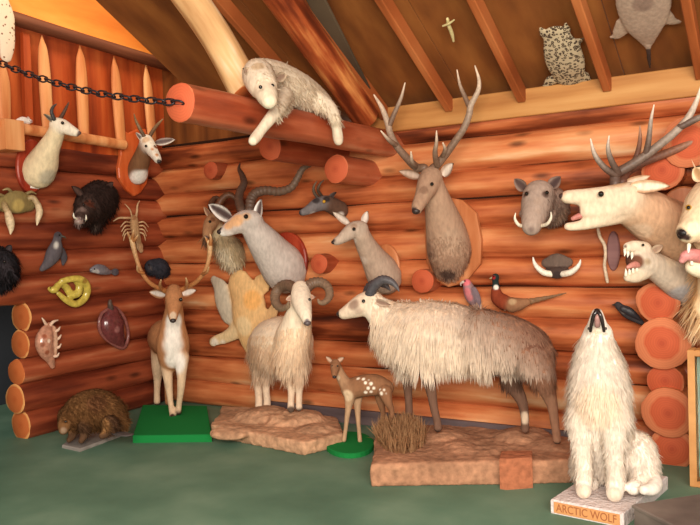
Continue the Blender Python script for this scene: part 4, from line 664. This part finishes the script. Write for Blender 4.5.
# --- pale head with bared teeth
t = mount('snarling_head_mount', 'pale grey-cream animal head with wide toothy mouth below the roaring stag', 'mounted head', BK, 690, 296); pc = (206, 188, 168)
body('body', t, BK, [(pc, [(694, 290, .04, 20), (682, 283, .12, 18.5), (669, 275, .22, 16), (656, 267, .31, 14), (645, 262, .38, 14), (640, 260, .4, 14)]), ((226, 208, 184), [(643, 250, .4, 9), (634, 247, .46, 6.8), (628, 247, .5, 5)]), ((216, 196, 170), [(643, 272, .4, 8.5), (635, 277, .46, 6.2), (628, 277.5, .5, 4.6)])], 1.4,
 [(630, 262, .45, 8.5, (96, 60, 46)), (636, 262, .5, 8, (110, 70, 52)), (624, 246, .54, 3, (90, 70, 62)), (642, 252, .56, 5, (150, 124, 92)), (650, 262, .5, 7, (160, 136, 108)), (680, 292, .2, 12, (176, 172, 170)), (668, 262, .3, 8, (224, 204, 178))], .012)
for k, (x, y, s) in enumerate(((625, 252, 1), (628, 254, .8), (632, 255.5, .9), (636, 256.5, .9), (640, 257, .8), (626, 273, -1), (629.5, 271.5, -.8), (633, 270, -.9), (637, 269, -.8), (641, 268, -.8))): tube('tooth', t, BK, [(x, y - 2.2 * s, .54 - .006 * (x - 624), 1.7), (x, y + 1 * s, .545 - .006 * (x - 624), 1.3), (x - .5, y + 4.2 * abs(s) * (1 if s > 0 else -1), .55 - .006 * (x - 624), .3)], (240, 230, 206), (250, 244, 228))
tube('tongue', t, BK, [(641, 264, .44, 4), (633, 265, .5, 3.2), (628, 267, .53, 2)], (190, 120, 110), (206, 140, 126)); eye(t, BK, 643, 245, .485, 1.4); ear(t, BK, (652, 252, .4), (663, 245, .38), 4, (196, 172, 146), (160, 130, 110))
# --- lion
t = mount('lion_mount', 'pale maned lion head with black nose and pink tongue at the right edge', 'mounted head', BK, 735, 300); lc = (232, 204, 168)
o, dat = body('body', t, BK, [(lc, [(764, 240, .06, 56), (752, 236, .2, 54), (738, 226, .32, 46)]), (lc, [(722, 208, .42, 36), (712, 214, .52, 31), (702, 222, .6, 23), (694, 228, .66, 17), (689, 231, .7, 13)]), ((240, 222, 190), [(714, 262, .44, 20), (704, 267, .54, 13), (697, 268, .6, 9.5), (693, 267, .62, 8)]), ((236, 210, 170), [(732, 284, .36, 36), (722, 296, .34, 28), (712, 306, .33, 20)])], 2.2,
 [(680, 235, .76, 7, (40, 28, 26)), (686, 238, .77, 5, (60, 40, 36)), (692, 251, .68, 9, (70, 34, 30)), (702, 254, .62, 9, (60, 30, 28)), (683, 243, .74, 4, (226, 204, 170)), (684, 209, .74, 4, (120, 84, 54)), (696, 228, .78, 9, (246, 226, 192))], .012)
tube('tongue', t, BK, [(702, 257, .62, 7), (693, 255, .68, 6.5), (686, 256, .71, 5.5), (682.5, 260, .71, 3.6)], (206, 120, 116), (222, 150, 146), k=1); nose(t, BK, [(694, 228, .66, 17), (689, 231, .7, 13)], (34, 26, 26), .5, .1); eye(t, BK, 688.5, 207.5, .675, 3, AMBER); eye(t, BK, 688.5, 207.5, .69, 2)
ear(t, BK, (705, 180, .5), (694, 168, .48), 8, lc, (170, 130, 90)); tube('fang', t, BK, [(689, 245, .72, 2), (688.5, 250, .725, 1.4), (688.5, 254, .73, .4)], (246, 236, 214), (250, 244, 230)); tube('fang', t, BK, [(692, 264, .68, 1.8), (691, 259, .69, 1.2), (690.5, 256, .69, .4)], (246, 236, 214), (250, 244, 230))
coat(t, dat, 5000, lambda q, P: np.where(q[:, 0] > 716, .2, .13), lambda q, P: np.column_stack([np.where(q[:, 1] < 210, .3, -.25), np.full(len(P), -.3), np.where(q[:, 1] < 190, .5, -1.)]), .35, .006, lambda q, P: ((P[:, 1] > -.42) & ((q[:, 0] > 700) | (q[:, 1] > 285))) * 1., .22, 'mane', dark=(.9, 1.12))
# --- white wolf and its base
fl = np.array(at(551, 513, 2, 0)); frt = np.array(at(624, 528, 2, 0)); brr = np.array(at(668, 489, 2, 0)); bll = fl + (brr - frt)
SNOW = plain('snowy_plaster', (222, 208, 204), .9, .1); m = SNOW; nt = m.node_tree; n2, _ = noise_tex(nt, 40); bump(nt, nt.nodes['Principled BSDF'], n2.outputs['Fac'], .8, .02)
wbs = prism('snow_slab', [p[:2] for p in (fl, frt, brr, bll)], 0, .078, SNOW, base=(*((fl + brr) / 2)[:2], 0)); tag(wbs, 'white snow-like slab with a tan nameplate under the howling wolf', 'base')
e = (frt - fl) / np.linalg.norm(frt - fl); nf = np.cross(e, [0, 0, 1.]); W2 = np.linalg.norm(frt - fl) / 2
obox('nameplate', (fl + frt) / 2 + np.array([0, 0, .038]) + nf * .003, (e, [0, 0, 1.], nf), (W2 - .02, .03, .004), plain('tan_card', (206, 146, 92), .6), wbs, bev=.001)
fcu = bpy.data.curves.new('letters', 'FONT'); fcu.body = 'ARCTIC WOLF'; fcu.size = .062; fcu.extrude = .0008; fcu.align_x = 'CENTER'; fcu.align_y = 'CENTER'
fo = bpy.data.objects.new('letters', fcu); COL.objects.link(fo); me = bpy.data.meshes.new_from_object(fo.evaluated_get(bpy.context.evaluated_depsgraph_get()))
V = np.array([v.co[:] for v in me.vertices]); Fc = [tuple(p.vertices) for p in me.polygons]; bpy.data.objects.remove(fo); bpy.data.meshes.remove(me); V[:, 0] *= (2 * W2 - .07) / np.ptp(V[:, 0])
pl = wbs.children[0]; pw = np.array(wbs.location) + np.array(pl.location); lo = mk('lettering', ((fl + frt) / 2 + [0, 0, .038] + nf * .0078) - pw + V[:, :1] * e + V[:, 1:2] * np.array([0, 0, 1.]) + V[:, 2:] * nf, Fc, plain('brown_ink', (158, 94, 56), .7), smooth=False); lo.parent = pl
fr = Fr(1, fy(599, 494, .078)); t = thing('wolf', 'white wolf sitting upright with its muzzle raised, howling, on a white slab', 'wolf', fr.p(602, 490, 0)); ww = (240, 228, 214); wl2 = (232, 220, 208)
o, dat = body('body', t, fr, [(ww, [(598, 335, -.03, 15), (597, 347, -.04, 19), (598, 362, -.05, 24), (599, 382, -.04, 28), (600, 402, -.05, 28), (603, 424, -.1, 27), (608, 446, -.2, 28), (613, 463, -.28, 27), (616, 474, -.3, 22)]),
 (ww, [(598, 337, -.03, 14), (597.5, 330, .0, 12), (597.3, 323, .03, 9.2), (597.2, 316.5, .05, 7), (597.2, 313.5, .055, 5.8)]),
 (ww, [(583, 412, .02, 15), (582, 432, .05, 11.5), (583, 452, .06, 9), (584, 472, .06, 8.2), (584, 486, .07, 8.4), (583.5, 491, .12, 8)]), (ww, [(614, 414, .02, 15), (614, 434, .05, 12), (614, 454, .06, 9.6), (615, 474, .06, 8.8), (615, 488, .07, 9), (614.5, 494, .12, 8.4)]),
 (ww, [(634, 452, -.22, 22), (640, 464, -.18, 19), (642, 474, -.12, 14), (638, 484, -.04, 8.5), (633, 488, .02, 7.5)]), (ww, [(592, 456, -.28, 20), (586, 466, -.24, 16), (588, 478, -.14, 9), (592, 484, -.08, 7)])], 2.,
 [(596.8, 334, .1, 7, (240, 212, 178)), (598, 400, .12, 22, (244, 226, 204)), (584, 492, .15, 7, (226, 206, 184)), (615, 495, .15, 7, (226, 206, 184)), (597.2, 309.5, .07, 3.4, (40, 30, 30))])
for s in ([(590.5, 331, .1, 1.5), (591.8, 323, .12, 1.9), (594, 315, .13, 2.1), (597, 310.5, .12, 2.2)], [(604, 331, .1, 1.5), (602.6, 323, .12, 1.9), (600.4, 315, .13, 2.1), (597.2, 310.5, .12, 2.2)]): tube('lip', t, fr, s, (50, 36, 34), (34, 26, 26), mat=SHELL)
tube('tongue', t, fr, [(597.3, 325, .115, 3), (597.3, 318, .125, 2.6), (597.3, 314, .12, 1.6)], (150, 110, 104), (176, 130, 122)); eye(t, fr, 588.8, 328.5, .075, 1.4); eye(t, fr, 605.8, 328.5, .075, 1.4)
ear(t, fr, (585.5, 338, -.03), (580, 347, -.1), 4, ww, (214, 190, 170)); ear(t, fr, (609.5, 338, -.03), (616, 347, -.1), 4, ww, (214, 190, 170))
coat(t, dat, 13000, lambda q, P: np.where(q[:, 1] < 335, .02, np.where(q[:, 1] < 420, .075, np.where(q[:, 1] > 480, .018, .045))), lambda q, P: np.column_stack([(q[:, 0] - 600) * .006, np.full(len(P), -.15), np.full(len(P), -1.)]), .28, .0042, lambda q, P: (q[:, 1] < 488) & (q[:, 1] > 326), .14, dark=(.88, 1.08), droop=.3)
v, f = px_pts(fr, [(646, 474, -.14, 8), (654, 482, -.1, 8), (652, 489, .0, 7), (644, 490, .06, 5)]); PR = crom(np.column_stack([v, f]), 5); v, f = loft(PR[:, :3], PR[:, 3], 12); mk('tail', v, f, FUR, t, np.tile(lin(ww), (len(v), 1)))
# --- grey box and glass case at the right edge
a0 = np.array(at(634, 506, 2, .16)); a1 = np.array(at(712, 494, 2, .16)); e1 = (a1 - a0) / np.linalg.norm(a1 - a0); e2 = np.array([e1[1], -e1[0], 0.])
bxm = wood('grey_box', [(.3, (92, 80, 74)), (.7, (132, 118, 108))], (2, 2, 6), .8)
bx = prism('storage_box', [p[:2] for p in (a0, a1, a1 + e2 * .45, a0 + e2 * .45)], 0, .15, bxm, base=(*((a0 + a1) / 2 + e2 * .2)[:2], 0)); tag(bx, 'low dull grey box at the bottom right corner beside the wolf slab', 'box'); 
prism('lid', [p[:2] for p in (a0 - e1 * .008 - e2 * .008, a1 + e1 * .008 - e2 * .008, a1 + e1 * .008 + e2 * .458, a0 - e1 * .008 + e2 * .458)], .15, .168, bxm, bx)
pA = np.array(at(690, 487, 2, 0)); YF = pA[1]; pT = at(690, 350, 1, YF); HF = pT[2]; WF = .62
t = thing('display_case', 'wood-framed glass case with a pale teal back standing at the right edge', 'display case', (pA[0] + WF / 2, YF + .1, 0)); FRM = wood('case_frame', [(.3, (176, 116, 64)), (.7, (210, 154, 96))], (4, 4, 4), .5); I3 = ((1, 0, 0), (0, 1, 0), (0, 0, 1)); DD = .12
obox('back_panel', (pA[0] + WF / 2, YF + DD, HF / 2), I3, (WF / 2 - .005, .01, HF / 2 - .005), plain('pale_teal', (168, 196, 184), .7), t)
for x in (pA[0] + .02, pA[0] + WF - .02): obox('upright', (x, YF + DD / 2, HF / 2), I3, (.02, DD / 2, HF / 2), FRM, t)
for zz in (.02, HF - .02): obox('rail', (pA[0] + WF / 2, YF + DD / 2, zz), I3, (WF / 2 - .04, DD / 2, .02), FRM, t)
m, nt, b = nodes('clear_glass'); b.inputs['Transmission Weight'].default_value = 1; b.inputs['Roughness'].default_value = .02; b.inputs['IOR'].default_value = 1.1
obox('glass_pane', (pA[0] + WF / 2, YF + .012, HF / 2), I3, (WF / 2 - .04, .003, HF / 2 - .04), m, t)
# --- hides on the ceiling
def spot_mat(name, base, dark, sc, lo, hi):
    m, nt, b = nodes(name); tc = N(nt, 'ShaderNodeTexCoord'); nz, _ = noise_tex(nt, 18); v = N(nt, 'ShaderNodeTexVoronoi', Scale=sc); L(nt, tc.outputs['Object'], v.inputs['Vector'])
    ad = N(nt, 'ShaderNodeMath', operation='MULTIPLY_ADD'); ad.inputs[1].default_value = .25; L(nt, nz.outputs['Fac'], ad.inputs[0]); L(nt, v.outputs['Distance'], ad.inputs[2])
    r = ramp(nt, [(lo - .12, base), (lo, dark), (hi, dark), (hi + .08, base)]); L(nt, ad.outputs[0], r.inputs[0]); L(nt, r.outputs[0], b.inputs['Base Color']); b.inputs['Roughness'].default_value = .9; bump(nt, b, nz.outputs['Fac'], .5, .01); return m
SPT = spot_mat('spotted_fur', (192, 172, 140), (70, 52, 38), 46, .36, .56)
t = single('spotted_hide', 'black-spotted grey-tan hide stretched on the ceiling between two rafters', 'hide', CE, [((200, 180, 150), [(557, 36, .02, 14), (562, 50, .03, 19), (566, 66, .03, 19), (569, 78, .02, 14)], .22), ((200, 180, 150), [(545, 34, .01, 6), (541, 29, .01, 3)], .3), ((200, 180, 150), [(566, 30, .01, 5), (566, 23, .01, 2)], .3), ((200, 180, 150), [(576, 42, .01, 6), (582, 39, .01, 2.6)], .3), ((200, 180, 150), [(552, 80, .01, 7), (546, 86, .01, 4)], .3), ((200, 180, 150), [(582, 76, .01, 8), (589, 82, .01, 4)], .3)], 1.3, [], .002, SPT)
t = single('grey_hide', 'plain grey-brown hide with a dark tail stretched on the ceiling near the right corner', 'hide', CE, [((168, 142, 124), [(642, -22, .02, 26), (643, -4, .03, 27), (644, 12, .03, 25), (645, 28, .03, 18), (647, 40, .02, 9), (648, 48, .01, 3)], .2), ((176, 150, 130), [(626, 24, .01, 11), (617, 35, .01, 6), (612, 37, .01, 3)], .3), ((176, 150, 130), [(662, 16, .01, 11), (672, 21, .01, 6), (679, 22, .01, 3)], .3), ((60, 44, 38), [(648, 46, .02, 2.6), (649, 58, .02, 2.2), (650, 68, .02, 1.2)], .6)], 1.3, [(643, 4, .06, 10, (140, 114, 100)), (648, 52, .03, 4, (70, 52, 46))], .002)
t = thing('twig_cross', 'small pale twig cross fixed to the ceiling boards left of the spotted hide', 'ornament', CE.p(449, 30, .01)); 
tube('stem', t, CE, [(447.5, 19, .02, 1.6), (449, 26, .02, 2), (452, 34, .02, 1.9), (453.5, 41, .02, 1.2)], (212, 196, 140), (222, 206, 150)); tube('cross_arm', t, CE, [(443, 26, .035, 1), (449, 23.5, .04, 1.2), (454, 20, .035, .8)], (206, 190, 136), (206, 190, 136))
# --- white lion cub on the thick log
fr = Fr(0, XB); t = thing('lion_cub', 'young white lion draped over the thick horizontal log', 'lion', fr.p(290, 105, 0)); lw = (214, 196, 172)
o, dat = body('body', t, fr, [(lw, [(262, 73, .02, 15), (276, 79, .0, 18), (294, 88, .0, 18), (308, 96, .0, 16), (320, 104, .02, 13)]), (lw, [(259, 74, .06, 15), (258, 75, .12, 16), (260, 80, .17, 16), (263, 86, .22, 15)]), ((216, 198, 172), [(265, 91, .25, 12), (267.5, 97, .3, 10.5), (269, 101, .33, 8.5)]),
 (lw, [(284, 96, .12, 9.5), (279, 108, .2, 7.4), (270, 119, .21, 6.2), (262, 129, .2, 5.4), (256, 137, .2, 5.6), (253, 141, .21, 5)]), (lw, [(318, 102, .08, 10.5), (328, 108, .14, 8.5), (334, 117, .19, 6.4), (336.5, 127, .19, 5.2), (338, 137, .19, 5.4), (338.5, 141, .2, 4.8)])], 1.4,
 [(264, 106, .37, 3, (120, 92, 80)), (276, 104, .34, 2.6, (130, 100, 86)), (258, 66, .2, 7, (190, 164, 132)), (300, 106, .15, 9, (224, 212, 196)), (254, 141, .25, 4, (222, 210, 192)), (272, 108, .32, 3, (150, 124, 108))])
ear(t, fr, (276, 79, .16), (286, 75, .16), 5, (190, 168, 142), (150, 122, 104)); ear(t, fr, (250, 75, .14), (244, 68, .14), 4.6, (190, 168, 142), (150, 122, 104)); eye(t, fr, 260.5, 87, .34, 1.9); eye(t, fr, 272.5, 85.5, .32, 1.9); nose(t, fr, [(267.5, 97, .3, 10.5), (269, 101, .33, 8.5)], (84, 62, 56), .42, .25)
coat(t, dat, 4200, .035, (.3, .3, -1), .25, .0035, lambda q, P: (q[:, 1] < 125) * ((q[:, 0] > 276) | (q[:, 1] < 80)), .3, dark=(.9, 1.1))
# --- things at the left edge
t = single('spotted_pelt', 'pale spotted pelt hanging at the top left corner beside the pickets', 'pelt', LF, [((226, 206, 180), [(-2, 2, .22, 13), (4, 16, .22, 12), (6, 28, .22, 10), (7, 44, .22, 9), (6, 56, .22, 7)], .3)], 1.4, [], .02, spot_mat('pale_spotted_fur', (222, 200, 176), (120, 78, 54), 26, .1, .3))
t = thing('small_white_animal', 'tiny white furry animal lying on the gallery bottom rail', 'animal', LF.p(23, 136, .12)); o, dat = body('body', t, LF, [((226, 214, 206), [(19, 121.5, .13, 3.4), (23, 120.5, .13, 3.8), (28, 121.5, .13, 3.2)]), ((226, 214, 206), [(29, 121, .14, 2.6), (31, 121.5, .16, 1.8)])], .8, [(31.5, 121.5, .17, 1.3, (150, 120, 116))]); ear(t, LF, (28.5, 119, .14), (28, 116.5, .14), 1.1, (210, 196, 190), (190, 160, 150)); eye(t, LF, 29.6, 120.4, .16, .5)
t = mount('black_bear_mount', 'shaggy black animal head mount on the left wall cut by the frame edge', 'mounted head', LF, 0, 290); o, dat = body('body', t, LF, [((40, 36, 40), [(-4, 268, .04, 22), (-2, 266, .14, 19), (2, 264, .24, 14)]), ((54, 48, 52), [(4, 268, .3, 9), (8, 272, .38, 6)])], 1.8, [(10, 273, .42, 3, (24, 20, 22))], .012); coat(t, dat, 1600, .06, (.1, 0, -1), .4, .005, dark=(.7, 1.5)); eye(t, LF, 4.5, 262, .355, 1.4); ear(t, LF, (6, 252, .2), (11, 245, .2), 4, (40, 36, 40), (70, 60, 62))
